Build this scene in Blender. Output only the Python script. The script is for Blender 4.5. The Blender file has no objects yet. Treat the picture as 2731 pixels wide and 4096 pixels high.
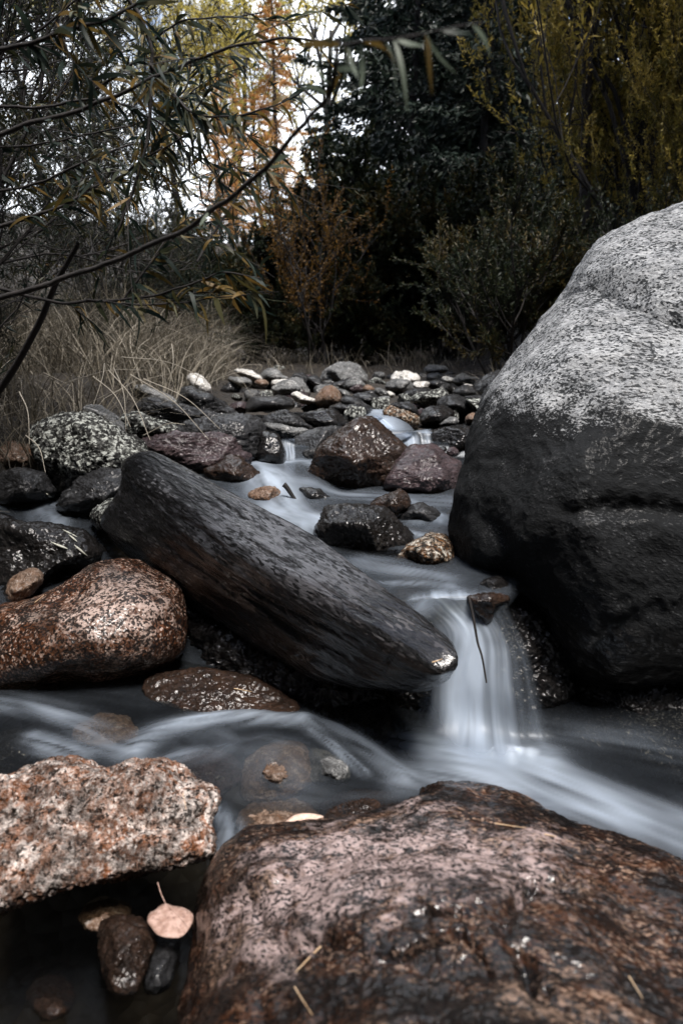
import bpy, math, random
import numpy as np
from mathutils import Vector
random.seed(7)
RNG = np.random.default_rng(7)
SC = bpy.context.scene
COL = SC.collection
# ------------------------------------------------------------------ camera, sky, sun, exposure
PITCH = math.radians(13.49)
CAM = np.array([0.0, 0.0, 1.0])
cd = bpy.data.cameras.new("camera"); cam = bpy.data.objects.new("camera", cd); COL.objects.link(cam)
cam.location = CAM; cam.rotation_euler = (math.radians(90) - PITCH, 0, 0)
cd.sensor_fit = 'VERTICAL'; cd.sensor_height = 36; cd.lens = 24
cd.clip_start = 0.05; cd.clip_end = 1000
cd.dof.use_dof = True; cd.dof.focus_distance = 2.3; cd.dof.aperture_fstop = 3.4
SC.camera = cam
SUN_EL, SUN_AZ = math.radians(68), math.radians(150)      # azimuth clockwise from +Y
world = bpy.data.worlds.new("World"); SC.world = world; world.use_nodes = True
wn = world.node_tree; bg = wn.nodes["Background"]
sky = wn.nodes.new("ShaderNodeTexSky"); sky.sky_type = 'NISHITA'; sky.sun_disc = False
sky.sun_elevation = SUN_EL; sky.sun_rotation = SUN_AZ; sky.air_density = 1.0; sky.dust_density = 1.5; sky.ozone_density = 1.0
hs = wn.nodes.new('ShaderNodeHueSaturation'); hs.inputs['Saturation'].default_value = .85; wn.links.new(sky.outputs[0], hs.inputs['Color']); 
# bright white cloud over the valley end, extended unseen overhead to add top light
wtc = wn.nodes.new('ShaderNodeTexCoord'); wsp = wn.nodes.new('ShaderNodeSeparateXYZ'); wn.links.new(wtc.outputs['Generated'], wsp.inputs[0])
wno = wn.nodes.new('ShaderNodeTexNoise'); wno.inputs['Scale'].default_value = 3.5; wno.inputs['Detail'].default_value = 6; wn.links.new(wtc.outputs['Generated'], wno.inputs['Vector'])
wz = wn.nodes.new('ShaderNodeMapRange'); wz.inputs['From Min'].default_value = .93; wz.inputs['From Max'].default_value = .78; wn.links.new(wsp.outputs['Z'], wz.inputs['Value'])
wy = wn.nodes.new('ShaderNodeMapRange'); wy.inputs['From Min'].default_value = .1; wy.inputs['From Max'].default_value = .35; wn.links.new(wsp.outputs['Y'], wy.inputs['Value'])
wc = wn.nodes.new('ShaderNodeMapRange'); wc.inputs['From Min'].default_value = .36; wc.inputs['From Max'].default_value = .5; wn.links.new(wno.outputs['Fac'], wc.inputs['Value'])
wm1 = wn.nodes.new('ShaderNodeMath'); wm1.operation = 'MULTIPLY'; wn.links.new(wz.outputs[0], wm1.inputs[0]); wn.links.new(wy.outputs[0], wm1.inputs[1])
wm2 = wn.nodes.new('ShaderNodeMath'); wm2.operation = 'MULTIPLY'; wn.links.new(wm1.outputs[0], wm2.inputs[0]); wn.links.new(wc.outputs[0], wm2.inputs[1])
wmx = wn.nodes.new('ShaderNodeMix'); wmx.data_type = 'RGBA'; wn.links.new(wm2.outputs[0], wmx.inputs[0]); wn.links.new(hs.outputs[0], wmx.inputs[6]); wmx.inputs[7].default_value = (11.5, 12.0, 12.8, 1)
wn.links.new(wmx.outputs[2], bg.inputs[0]); bg.inputs[1].default_value = 0.058
sd = bpy.data.lights.new("sun", 'SUN'); sun = bpy.data.objects.new("sun", sd); COL.objects.link(sun)
sd.energy = 1.7; sd.angle = math.radians(18); sd.color = (1.0, 0.94, 0.88)
sdir = Vector((math.sin(SUN_AZ) * math.cos(SUN_EL), math.cos(SUN_AZ) * math.cos(SUN_EL), math.sin(SUN_EL)))
sun.rotation_euler = sdir.to_track_quat('Z', 'Y').to_euler()
SC.view_settings.view_transform = 'Standard'; SC.view_settings.look = 'None'
SC.view_settings.exposure = 1.98; SC.view_settings.gamma = 1
cy = SC.cycles
cy.use_denoising = True; cy.max_bounces = 6; cy.diffuse_bounces = 3; cy.glossy_bounces = 3
cy.transparent_max_bounces = 12; cy.transmission_bounces = 4
cy.sample_clamp_indirect = 4; cy.caustics_reflective = False; cy.caustics_refractive = False

# ------------------------------------------------------------------ pixels of the photograph -> points
CROPS = dict(S=(0, 0, 1), F=(0, 0, .57415), A=(0, 1200, 1.568), B=(900, 1300, 1.42545), C=(0, 2000, 1.2062),
             E=(1200, 2000, 1.0242), G=(0, 2900, 1.12), H=(1200, 3000, 1.0242), K=(900, 1420, 2.6133),
             L=(1400, 1420, 2.6133), M=(400, 1500, 2.6133), N=(0, 1800, 1.96), Q=(1700, 2200, 1.5209), R=(800, 2700, 1.4255))
def px(crop, pts):
    ox, oy, s = CROPS[crop]
    a = np.asarray(pts, float).reshape(-1, 2)
    return np.stack([ox + a[:, 0] / s, oy + a[:, 1] / s], 1)
cP, sP = math.cos(PITCH), math.sin(PITCH)
def rays(p):
    p = np.asarray(p, float)
    a = (p[..., 0] - 1365.5) / 2731.0; b = -(p[..., 1] - 2048) / 2731.0
    return np.stack([a, cP + b * sP, -sP + b * cP], -1)
def atY(p, Y):
    r = rays(p); return CAM + r * (np.asarray(Y, float) / r[..., 1])[..., None]
def atZ(p, z):
    r = rays(p); return CAM + r * ((np.asarray(z, float) - CAM[2]) / r[..., 2])[..., None]
def smooth(a, b, x):
    t = np.clip((np.asarray(x, float) - a) / (b - a), 0, 1); return t * t * (3 - 2 * t)

# ------------------------------------------------------------------ noise
_perm = np.random.default_rng(3).permutation(256); _perm = np.concatenate([_perm, _perm, _perm])
_g = np.random.default_rng(4).normal(size=(256, 3)); _g /= np.linalg.norm(_g, axis=1)[:, None]
def gnoise(p):
    p = np.asarray(p, float); i = np.floor(p).astype(int); f = p - i; i &= 255
    u = f * f * f * (f * (f * 6 - 15) + 10); out = 0
    for dx in (0, 1):
        for dy in (0, 1):
            for dz in (0, 1):
                h = _perm[_perm[_perm[(i[:, 0] + dx) & 255] + ((i[:, 1] + dy) & 255)] + ((i[:, 2] + dz) & 255)]
                d = (_g[h] * (f - np.array([dx, dy, dz]))).sum(1)
                w = (u[:, 0] if dx else 1 - u[:, 0]) * (u[:, 1] if dy else 1 - u[:, 1]) * (u[:, 2] if dz else 1 - u[:, 2])
                out = out + w * d
    return out * 1.6
def fbm(p, octv=4, gain=.5, ridged=False):
    a, s, q = 1.0, 0, np.asarray(p, float)
    for k in range(octv):
        n = gnoise(q + k * 17.3)
        s = s + a * ((1 - 2 * np.abs(n)) if ridged else n)
        a *= gain; q = q * 2.03
    return s

# ------------------------------------------------------------------ mesh helpers
def mesh_np(name, V, F, mat=None, parent=None, smooth_=True, attrs=None):
    V = np.asarray(V, np.float32); me = bpy.data.meshes.new(name)
    me.vertices.add(len(V)); me.vertices.foreach_set('co', V.ravel())
    if isinstance(F, list): groups = [np.asarray(f, np.int32) for f in F if len(f)]
    else: groups = [np.asarray(F, np.int32)]
    idx = np.concatenate([g.ravel() for g in groups]); tot = np.concatenate([np.full(len(g), g.shape[1], np.int32) for g in groups])
    me.loops.add(len(idx)); me.loops.foreach_set('vertex_index', idx)
    me.polygons.add(len(tot)); st = np.zeros(len(tot), np.int32); st[1:] = np.cumsum(tot)[:-1]
    me.polygons.foreach_set('loop_start', st); me.polygons.foreach_set('loop_total', tot)
    me.update(calc_edges=True)
    me.polygons.foreach_set('use_smooth', np.full(len(tot), smooth_))
    for k, v in (attrs or {}).items():
        at = me.attributes.new(k, 'FLOAT', 'POINT'); at.data.foreach_set('value', np.asarray(v, np.float32))
    o = bpy.data.objects.new(name, me); COL.objects.link(o)
    if mat: me.materials.append(mat)
    if parent is not None: o.parent = parent
    return o
def tag(o, label=None, cat=None, group=None, kind=None):
    if label: o['label'] = label
    if cat: o['category'] = cat
    if group: o['group'] = group
    if kind: o['kind'] = kind
    return o
def empty(name, loc):
    o = bpy.data.objects.new(name, None); COL.objects.link(o); o.location = loc; o.empty_display_size = .1; return o
def catmull(P, n, closed=False):
    P = np.asarray(P, float); m = len(P)
    if closed: Q = np.concatenate([P[-1:], P, P[:2]])
    else: Q = np.concatenate([2 * P[:1] - P[1:2], P, 2 * P[-1:] - P[-2:-1]])
    segs = m if closed else m - 1; k = 12; out = []
    for i in range(segs):
        t = np.linspace(0, 1, k, endpoint=False)[:, None]; a, b, c, d = Q[i], Q[i + 1], Q[i + 2], Q[i + 3]
        out.append(.5 * (2 * b + (c - a) * t + (2 * a - 5 * b + 4 * c - d) * t * t + (3 * b - a - 3 * c + d) * t ** 3))
    out = np.concatenate(out)
    out = np.concatenate([out, out[:1] if closed else P[-1:]])
    s = np.r_[0, np.cumsum(np.linalg.norm(np.diff(out, axis=0), axis=1))]
    u = np.linspace(0, s[-1], n, endpoint=not closed)
    return np.stack([np.interp(u, s, out[:, j]) for j in range(P.shape[1])], 1)
class Tubes:
    def __init__(s): s.V = []; s.F = []; s.n = 0; s.T = []
    def add(s, P, R, sides=6, tint=.5):
        P = np.asarray(P, float); m = len(P); R = np.broadcast_to(np.asarray(R, float), (m,))
        T = np.gradient(P, axis=0); T /= np.linalg.norm(T, axis=1)[:, None] + 1e-9
        ref = np.array([0.31, 0.22, .92]) if abs(T[0, 2]) < .85 else np.array([.9, .3, .1])
        U = np.cross(T, ref); U /= np.linalg.norm(U, axis=1)[:, None] + 1e-9; W = np.cross(T, U)
        a = np.linspace(0, 2 * np.pi, sides, endpoint=False)
        V = P[:, None] + R[:, None, None] * (np.cos(a)[None, :, None] * U[:, None] + np.sin(a)[None, :, None] * W[:, None])
        i = np.arange(m - 1)[:, None] * sides; j = np.arange(sides)[None]; j2 = (j + 1) % sides
        F = np.stack([i + j, i + j2, i + sides + j2, i + sides + j], -1).reshape(-1, 4) + s.n
        s.V.append(V.reshape(-1, 3)); s.F.append(F); s.n += m * sides; s.T.append(np.full(m * sides, tint))
    def build(s, name, mat, parent=None, off=None):
        V = np.concatenate(s.V)
        if off is not None: V = V - np.asarray(off)
        return mesh_np(name, V, np.concatenate(s.F), mat, parent, True, {'tint': np.concatenate(s.T)})
def unit(v): return v / (np.linalg.norm(v, axis=-1, keepdims=True) + 1e-9)
def leaves(P, D, L, Wd, droop=.0, segs=1, rng=RNG, tint=None):
    """blades/leaves: base points P, directions D, lengths L, widths Wd -> V, F, tint"""
    N = len(P); D = unit(D); L = np.broadcast_to(L, (N,)); Wd = np.broadcast_to(Wd, (N,))
    side = unit(np.cross(D, rng.normal(size=(N, 3))))
    if tint is None: tint = rng.random(N)
    if segs == 1:
        mid = P + D * (L * .45)[:, None]; nrm = np.cross(D, side)
        V = np.stack([P, mid + side * (Wd * .5)[:, None], P + D * L[:, None] + nrm * (L * .12)[:, None], mid - side * (Wd * .5)[:, None]], 1)
        return V.reshape(-1, 3), np.arange(4 * N).reshape(N, 4), np.repeat(tint, 4)
    t = np.linspace(0, 1, segs + 1); prof = np.sin(np.pi * np.clip(t, .03, .985) ** .8) ** .8
    dr = np.broadcast_to(droop, (N,)); nrm = np.cross(D, side)
    cen = P[:, None] + D[:, None] * (L[:, None] * t)[..., None] + nrm[:, None] * (L[:, None] * .12 * np.sin(t * 3))[..., None]
    cen[..., 2] -= dr[:, None] * L[:, None] * t ** 2
    off = side[:, None] * (Wd[:, None] * .5 * prof)[..., None]
    V = np.stack([cen - off, cen + off], 2).reshape(N, -1, 3)
    k = 2 * (segs + 1); b = (np.arange(N) * k)[:, None, None]; i = (np.arange(segs) * 2)[None, :, None]
    F = (b + i + np.array([0, 1, 3, 2])).reshape(-1, 4)
    return V.reshape(-1, 3), F, np.repeat(tint, k)

# ------------------------------------------------------------------ materials
def new_mat(name):
    m = bpy.data.materials.new(name); m.use_nodes = True; nt = m.node_tree
    b = nt.nodes["Principled BSDF"]
    return m, nt, b
def N(nt, typ, **kw):
    n = nt.nodes.new(typ)
    for k, v in kw.items():
        if k in n.inputs.keys() if isinstance(k, str) else False: n.inputs[k].default_value = v
        else: setattr(n, k, v)
    return n
def inp(nt, node, name, v):
    s = node.inputs[name]
    if hasattr(v, 'is_output') or isinstance(v, bpy.types.NodeSocket): nt.links.new(v, s)
    else: s.default_value = v
def noise(nt, vec, scale, detail=4, rough=.55, dist=0):
    n = nt.nodes.new("ShaderNodeTexNoise"); inp(nt, n, 'Scale', scale); inp(nt, n, 'Detail', detail)
    inp(nt, n, 'Roughness', rough); inp(nt, n, 'Distortion', dist); nt.links.new(vec, n.inputs['Vector']); return n.outputs['Fac']
def ramp(nt, fac, stops):
    r = nt.nodes.new("ShaderNodeValToRGB"); nt.links.new(fac, r.inputs[0]); e = r.color_ramp.elements
    while len(e) < len(stops): e.new(.5)
    for k, (p, c) in enumerate(stops):
        e[k].position = p; e[k].color = (c, c, c, 1) if isinstance(c, (int, float)) else (*c, 1)
    return r.outputs[0]
def mixc(nt, fac, a, b, mode='MIX'):
    m = nt.nodes.new("ShaderNodeMix"); m.data_type = 'RGBA'; m.blend_type = mode
    inp(nt, m, 0, fac) if not isinstance(fac, (int, float)) else setattr(m.inputs[0], 'default_value', fac)
    for s, v in ((6, a), (7, b)):
        if isinstance(v, bpy.types.NodeSocket): nt.links.new(v, m.inputs[s])
        else: m.inputs[s].default_value = (*v, 1) if len(v) == 3 else v
    return m.outputs[2]
def math_(nt, op, a, b=0.0, c=None, clamp=False):
    m = nt.nodes.new("ShaderNodeMath"); m.operation = op; m.use_clamp = clamp
    for k, v in enumerate((a, b, c)):
        if v is None: continue
        if isinstance(v, bpy.types.NodeSocket): nt.links.new(v, m.inputs[k])
        else: m.inputs[k].default_value = v
    return m.outputs[0]
def rock_mat(name, A, B, dark, pale, grain=90, patch=5, pale_t=.62, dark_t=.5, wetz=None, wet=0.0, stretch=(1, 1, 1), rot=(0, 0, 0),
             bump=.35, speck=.5, band=None, gsize=1.0, bdist=.018, axis=None, along=.8, rust=None, spot=None, cells=None, dk=0.):
    """A/B base tones, dark grains, pale crust; wet: 0 dry .. 1 soaked; wetz: soaked below this height"""
    m, nt, b = new_mat(name); L = nt.links
    tc = nt.nodes.new("ShaderNodeTexCoord"); mp = nt.nodes.new("ShaderNodeMapping")
    mp.inputs['Scale'].default_value = stretch; mp.inputs['Rotation'].default_value = rot
    L.new(tc.outputs['Object'], mp.inputs[0]); v = mp.outputs[0]
    if axis is not None:
        ax = unit(np.array(axis, float)); d1 = nt.nodes.new('ShaderNodeVectorMath'); d1.operation = 'DOT_PRODUCT'; d1.inputs[1].default_value = ax; L.new(v, d1.inputs[0])
        s1_ = nt.nodes.new('ShaderNodeVectorMath'); s1_.operation = 'SCALE'; s1_.inputs[0].default_value = ax * along; L.new(d1.outputs['Value'], s1_.inputs['Scale'])
        s2_ = nt.nodes.new('ShaderNodeVectorMath'); s2_.operation = 'SUBTRACT'; L.new(v, s2_.inputs[0]); L.new(s1_.outputs[0], s2_.inputs[1]); v = s2_.outputs[0]
    geo = nt.nodes.new("ShaderNodeNewGeometry"); sep = nt.nodes.new("ShaderNodeSeparateXYZ"); L.new(geo.outputs['Position'], sep.inputs[0])
    oi = nt.nodes.new("ShaderNodeObjectInfo")
    big = noise(nt, v, patch, 5, .6, .6); med = noise(nt, v, patch * 5, 5, .65, .3)
    g1 = noise(nt, v, grain, 3, .6); g2 = noise(nt, v, grain * 2.3, 2, .5)
    base = mixc(nt, ramp(nt, math_(nt, 'ADD', math_(nt, 'MULTIPLY', big, .65), math_(nt, 'MULTIPLY', med, .35)), [(.38, 0.0), (.6, 1.0)]), A, B)
    pf = math_(nt, 'ADD', math_(nt, 'MULTIPLY', noise(nt, v, patch * 1.7, 6, .7, 1.0), .75), math_(nt, 'MULTIPLY', g1, .25))
    base = mixc(nt, ramp(nt, pf, [(pale_t - .04, 0.0), (pale_t + .05, 1.0)]), base, pale)
    df = math_(nt, 'ADD', math_(nt, 'MULTIPLY', g1, .6), math_(nt, 'MULTIPLY', med, .4))
    base = mixc(nt, math_(nt, 'MULTIPLY', ramp(nt, df, [(dark_t - .07, 1.0), (dark_t + .02, 0.0)]), speck), base, dark)
    base = mixc(nt, math_(nt, 'MULTIPLY', ramp(nt, g2, [(.4, 1.0), (.55, 0.0)]), .45), base, dark)
    if cells is not None:    # crisp mineral grains
        vo = nt.nodes.new('ShaderNodeTexVoronoi'); vo.inputs['Scale'].default_value = cells[0]; vo.inputs['Randomness'].default_value = 1
        wv = nt.nodes.new('ShaderNodeVectorMath'); wv.operation = 'ADD'; L.new(v, wv.inputs[0]); wn_ = nt.nodes.new('ShaderNodeTexNoise'); wn_.inputs['Scale'].default_value = cells[0] * .8; L.new(v, wn_.inputs['Vector'])
        sc_ = nt.nodes.new('ShaderNodeVectorMath'); sc_.operation = 'SCALE'; sc_.inputs['Scale'].default_value = .9 / cells[0]; L.new(wn_.outputs['Color'], sc_.inputs[0]); L.new(sc_.outputs[0], wv.inputs[1]); L.new(wv.outputs[0], vo.inputs['Vector'])
        sp_ = nt.nodes.new('ShaderNodeSeparateColor'); L.new(vo.outputs['Color'], sp_.inputs[0]); cell = math_(nt, 'ADD', sp_.outputs[0], math_(nt, 'MULTIPLY', math_(nt, 'SUBTRACT', med, .5), 1.2))
        cdark = math_(nt, 'MULTIPLY', ramp(nt, cell, [(cells[1] - .03, 1.0), (cells[1] + .05, 0.0)]), .92); cpale = math_(nt, 'MULTIPLY', ramp(nt, cell, [(cells[2] - .05, 0.0), (cells[2] + .05, 1.0)]), .8)
        base = mixc(nt, cpale, base, pale)
    if rust is not None:     # iron stain in patches of its own
        base = mixc(nt, math_(nt, 'MULTIPLY', ramp(nt, noise(nt, v, patch * 1.3, 7, .72, 1.2), [(.5, 0.0), (.6, 1.0)]), .75), base, rust)
    if dk:                   # blotches of black algae
        dn = math_(nt, 'ADD', math_(nt, 'MULTIPLY', noise(nt, v, patch * .9, 8, .68, 1.4), .8), math_(nt, 'MULTIPLY', g1, .2))
        base = mixc(nt, math_(nt, 'MULTIPLY', ramp(nt, dn, [(.42, 0.0), (.56, 1.0)]), dk), base, dark)
    if spot is not None:     # pale patch: mineral on front_boulder, painted highlight on brown_granite; centre, radii, colour
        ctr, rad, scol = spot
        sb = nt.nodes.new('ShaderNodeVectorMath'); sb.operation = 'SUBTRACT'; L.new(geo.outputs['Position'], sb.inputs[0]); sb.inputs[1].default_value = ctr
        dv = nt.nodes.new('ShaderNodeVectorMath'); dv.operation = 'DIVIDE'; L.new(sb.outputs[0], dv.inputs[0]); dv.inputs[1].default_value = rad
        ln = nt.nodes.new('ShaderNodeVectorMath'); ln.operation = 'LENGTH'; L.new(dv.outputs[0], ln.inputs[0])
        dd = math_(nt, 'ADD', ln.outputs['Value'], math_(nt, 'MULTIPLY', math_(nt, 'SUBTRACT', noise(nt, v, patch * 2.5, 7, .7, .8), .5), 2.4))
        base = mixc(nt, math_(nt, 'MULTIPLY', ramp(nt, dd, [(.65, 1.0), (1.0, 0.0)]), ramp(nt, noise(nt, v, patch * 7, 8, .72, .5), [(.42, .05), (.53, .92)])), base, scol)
    if cells is not None: base = mixc(nt, cdark, base, dark)
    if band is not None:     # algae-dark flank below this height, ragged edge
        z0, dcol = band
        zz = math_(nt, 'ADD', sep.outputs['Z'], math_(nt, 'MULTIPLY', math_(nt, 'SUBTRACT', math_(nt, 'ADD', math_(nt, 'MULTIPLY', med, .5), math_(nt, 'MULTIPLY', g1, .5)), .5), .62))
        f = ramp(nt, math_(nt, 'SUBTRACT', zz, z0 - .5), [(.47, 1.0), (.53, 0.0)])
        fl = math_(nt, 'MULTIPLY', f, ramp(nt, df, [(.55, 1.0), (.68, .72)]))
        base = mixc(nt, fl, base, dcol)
    rough = .82
    if wetz is not None:
        zz = math_(nt, 'ADD', sep.outputs['Z'], math_(nt, 'MULTIPLY', math_(nt, 'SUBTRACT', big, .5), .12))
        w = ramp(nt, math_(nt, 'SUBTRACT', zz, wetz - .5), [(.47, 1.0), (.55, 0.0)])
        w = math_(nt, 'MAXIMUM', w, wet)
    else:
        sg = nt.nodes.new('ShaderNodeSeparateXYZ'); L.new(tc.outputs['Generated'], sg.inputs[0])      # lower part of each stone wetter and darker
        w = math_(nt, 'MAXIMUM', ramp(nt, math_(nt, 'ADD', sg.outputs['Z'], math_(nt, 'MULTIPLY', math_(nt, 'SUBTRACT', big, .5), .6)), [(.34, 1.0), (.44, 0.0)]), wet)
    base = mixc(nt, w, base, mixc(nt, 1.0, base, (.42, .38, .36), 'MULTIPLY'))
    L.new(base, b.inputs['Base Color'])
    b.inputs['Specular IOR Level'].default_value = .12
    rr = math_(nt, 'MULTIPLY_ADD', w, -.40, .86); rr = math_(nt, 'ADD', rr, math_(nt, 'MULTIPLY', math_(nt, 'SUBTRACT', med, .5), .3), clamp=True)
    L.new(rr, b.inputs['Roughness'])
    b.inputs['Coat Roughness'].default_value = .12
    L.new(math_(nt, 'MULTIPLY', w, 1.0, None, True), b.inputs['Coat Weight'])
    b.inputs['Coat IOR'].default_value = 1.5
    h = math_(nt, 'ADD', math_(nt, 'MULTIPLY', med, .8), math_(nt, 'ADD', math_(nt, 'MULTIPLY', g1, .35), math_(nt, 'MULTIPLY', noise(nt, v, grain * .4, 5, .7), .6)))
    bp = nt.nodes.new("ShaderNodeBump"); bp.inputs['Strength'].default_value = bump; bp.inputs['Distance'].default_value = bdist
    L.new(h, bp.inputs['Height']); L.new(bp.outputs[0], b.inputs['Normal'])
    b2 = nt.nodes.new("ShaderNodeBump"); b2.inputs['Strength'].default_value = .6; b2.inputs['Distance'].default_value = .008      # the water film evens out the grain
    L.new(math_(nt, 'ADD', med, math_(nt, 'MULTIPLY', noise(nt, v, grain * .45, 3, .5), .55)), b2.inputs['Height']); L.new(b2.outputs[0], b.inputs['Coat Normal'])
    return m
def leaf_mat(name, stops, transl=.35, rough=.5):
    m, nt, b = new_mat(name)
    at = nt.nodes.new("ShaderNodeAttribute"); at.attribute_name = 'tint'
    c = ramp(nt, at.outputs['Fac'], stops)
    nt.links.new(c, b.inputs['Base Color']); b.inputs['Roughness'].default_value = rough; b.inputs['Specular IOR Level'].default_value = .25
    tr = nt.nodes.new("ShaderNodeBsdfTranslucent"); nt.links.new(c, tr.inputs[0])
    mx = nt.nodes.new("ShaderNodeMixShader"); mx.inputs[0].default_value = transl
    nt.links.new(b.outputs[0], mx.inputs[1]); nt.links.new(tr.outputs[0], mx.inputs[2])
    nt.links.new(mx.outputs[0], nt.nodes['Material Output'].inputs[0]); return m
def bark_mat(name, a, c, scale=30):
    m, nt, b = new_mat(name); tc = nt.nodes.new("ShaderNodeTexCoord")
    n = noise(nt, tc.outputs['Object'], scale, 5, .6); nt.links.new(ramp(nt, n, [(.35, a), (.65, c)]), b.inputs['Base Color'])
    b.inputs['Roughness'].default_value = .85
    bp = nt.nodes.new("ShaderNodeBump"); bp.inputs['Strength'].default_value = .6; bp.inputs['Distance'].default_value = .01
    nt.links.new(n, bp.inputs['Height']); nt.links.new(bp.outputs[0], b.inputs['Normal']); return m
M = {}
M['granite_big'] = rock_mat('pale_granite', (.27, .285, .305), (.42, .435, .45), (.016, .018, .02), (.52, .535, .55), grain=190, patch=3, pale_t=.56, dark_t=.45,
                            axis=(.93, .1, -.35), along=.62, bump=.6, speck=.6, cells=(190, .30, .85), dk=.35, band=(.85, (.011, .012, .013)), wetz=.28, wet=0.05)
M['slate'] = rock_mat('dark_slate', (.018, .019, .022), (.055, .058, .066), (.005, .0055, .006), (.19, .2, .22), grain=170, patch=6, pale_t=.62, dark_t=.5,
                      axis=(.92, -.85, -.28), along=.72, bump=.5, speck=.7, spot=(tuple(atY(px('F', [(700, 1270)]), [1.75])[0]), (.75, .6, .10), (.12, .13, .15)), wetz=.42, wet=.55, cells=(170, .2, .93), dk=.5)
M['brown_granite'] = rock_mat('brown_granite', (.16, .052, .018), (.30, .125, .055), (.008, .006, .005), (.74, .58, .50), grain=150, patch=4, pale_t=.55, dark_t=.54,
                              bump=.7, speck=.5, cells=(165, .42, .86), dk=.6, wetz=.13, wet=.6, rust=(.15, .055, .02), spot=(tuple(atY(px('C', [(600, 500)]), [1.85])[0]), (.20, .2, .1), (.70, .56, .50)))  # spot: highlight on the lit top, painted in as pale colour
M['pink_crust'] = rock_mat('pink_quartz', (.34, .13, .05), (.66, .45, .36), (.012, .008, .006), (.92, .82, .76), grain=90, patch=11, pale_t=.50, dark_t=.47,
                           bump=1.0, speck=.9, wetz=.03, wet=.2, bdist=.02, cells=(170, .14, .9), dk=.75, rust=(.24, .075, .015))
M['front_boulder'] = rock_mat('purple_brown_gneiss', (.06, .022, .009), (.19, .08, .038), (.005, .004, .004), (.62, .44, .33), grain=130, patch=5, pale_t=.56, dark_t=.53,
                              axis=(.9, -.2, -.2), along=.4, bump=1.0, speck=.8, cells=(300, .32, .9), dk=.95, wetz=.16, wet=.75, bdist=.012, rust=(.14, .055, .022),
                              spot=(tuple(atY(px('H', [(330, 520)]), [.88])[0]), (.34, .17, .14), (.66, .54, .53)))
M['wet_dark'] = rock_mat('wet_dark_rock', (.014, .013, .014), (.035, .031, .03), (.005, .005, .005), (.15, .14, .14), dk=.6, grain=90, patch=6, pale_t=.64, bump=.9, bdist=.022, wet=.8)
M['wet_brown'] = rock_mat('wet_brown_rock', (.03, .017, .011), (.075, .042, .027), (.006, .005, .004), (.24, .17, .14), grain=90, patch=6, pale_t=.64, bump=.9, bdist=.022, wet=.75)
M['wet_purple'] = rock_mat('wet_purple_rock', (.075, .055, .063), (.16, .115, .125), (.015, .012, .013), (.28, .23, .26), grain=90, patch=7, pale_t=.63, bump=1.0, bdist=.03, wet=.6,
                           stretch=(.5, 1, 1.8))
M['dark_grey'] = rock_mat('dark_grey_rock', (.026, .028, .031), (.07, .073, .078), (.01, .01, .011), (.30, .315, .33), dk=.6, grain=80, patch=5, pale_t=.6, bump=.8, wet=.5,
                          stretch=(.6, 1, 1.6))
M['mid_grey'] = rock_mat('mid_grey_rock', (.08, .083, .086), (.22, .225, .226), (.03, .03, .03), (.45, .45, .44), grain=80, patch=6, pale_t=.58, bump=.8)
M['lichen'] = rock_mat('lichen_granite', (.07, .07, .067), (.15, .152, .143), (.012, .012, .012), (.42, .44, .41), grain=80, patch=8, pale_t=.53, dark_t=.55, bump=.8, speck=.7, cells=(60, .4, .8))
M['pale'] = rock_mat('pale_rock', (.50, .49, .46), (.68, .67, .64), (.15, .14, .13), (.8, .79, .77), grain=70, patch=7, pale_t=.55, bump=.7, speck=.5)
M['tan'] = rock_mat('tan_rock', (.22, .13, .08), (.42, .33, .27), (.05, .03, .02), (.55, .5, .46), grain=80, patch=8, pale_t=.58, bump=.7, speck=.6, wet=.3, dk=.5, rust=(.16, .08, .04))
M['rust_spot'] = rock_mat('rust_spotted_rock', (.12, .06, .03), (.3, .22, .15), (.015, .012, .009), (.66, .63, .56), grain=60, patch=16, pale_t=.53, dark_t=.54, bump=.9, speck=1, wet=.2, rust=(.2, .09, .03))

# ------------------------------------------------------------------ ground
LY = [0, 1.7, 1.85, 3.0, 3.2, 3.95, 4.1, 4.3, 5.5, 7, 10, 14, 20, 45, 60, 130]
LZ = [0, 0.0, 0.36, .37, .42, .43, .52, .60, .66, .70, .75, .85, 1.9, 6.8, 8.0, 12.0]
def level(y): return np.interp(y, LY, LZ)
def ground(x, y):
    x = np.asarray(x, float); y = np.asarray(y, float)
    bed = level(y - .55 * smooth(.3, .0, x) * smooth(4, 3, y) - .1) - .13 - .12 * smooth(3.5, 1.5, y)
    xl = np.interp(y, [0, 2.6, 3.2, 5, 8, 12, 20], [-1.9, -1.8, -1.25, -.95, -1.2, -1.6, -2])
    xr = np.interp(y, [0, 2.5, 3.5, 5, 8, 12, 20], [1.5, 1.3, 1.2, 1.4, 1.9, 1.6, 1.6])
    l = smooth(0, .7, xl - x); r = smooth(0, .9, x - xr)
    bed = bed - .12 * smooth(1.7, 1.2, y)
    z = bed + l * (.30 + .05 * np.clip(xl - x, 0, 6)) + r * (.45 + .09 * np.clip(x - xr, 0, 6))
    z = z + .14 * smooth(8.8, 10.5, y)
    z = z + .42 * np.clip(x - 7, 0, 60) + 20 * smooth(-7, -26, x) * smooth(26, 12, y) + .12 * np.clip(-7 - x, 0, 60)  # steep left ridge is out of view, added to shade the near stream
    z = z + .45 * np.clip(-12 - y, 0, 30)  # unseen rise behind the camera, added to cut sky light from that side
    return z
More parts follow.
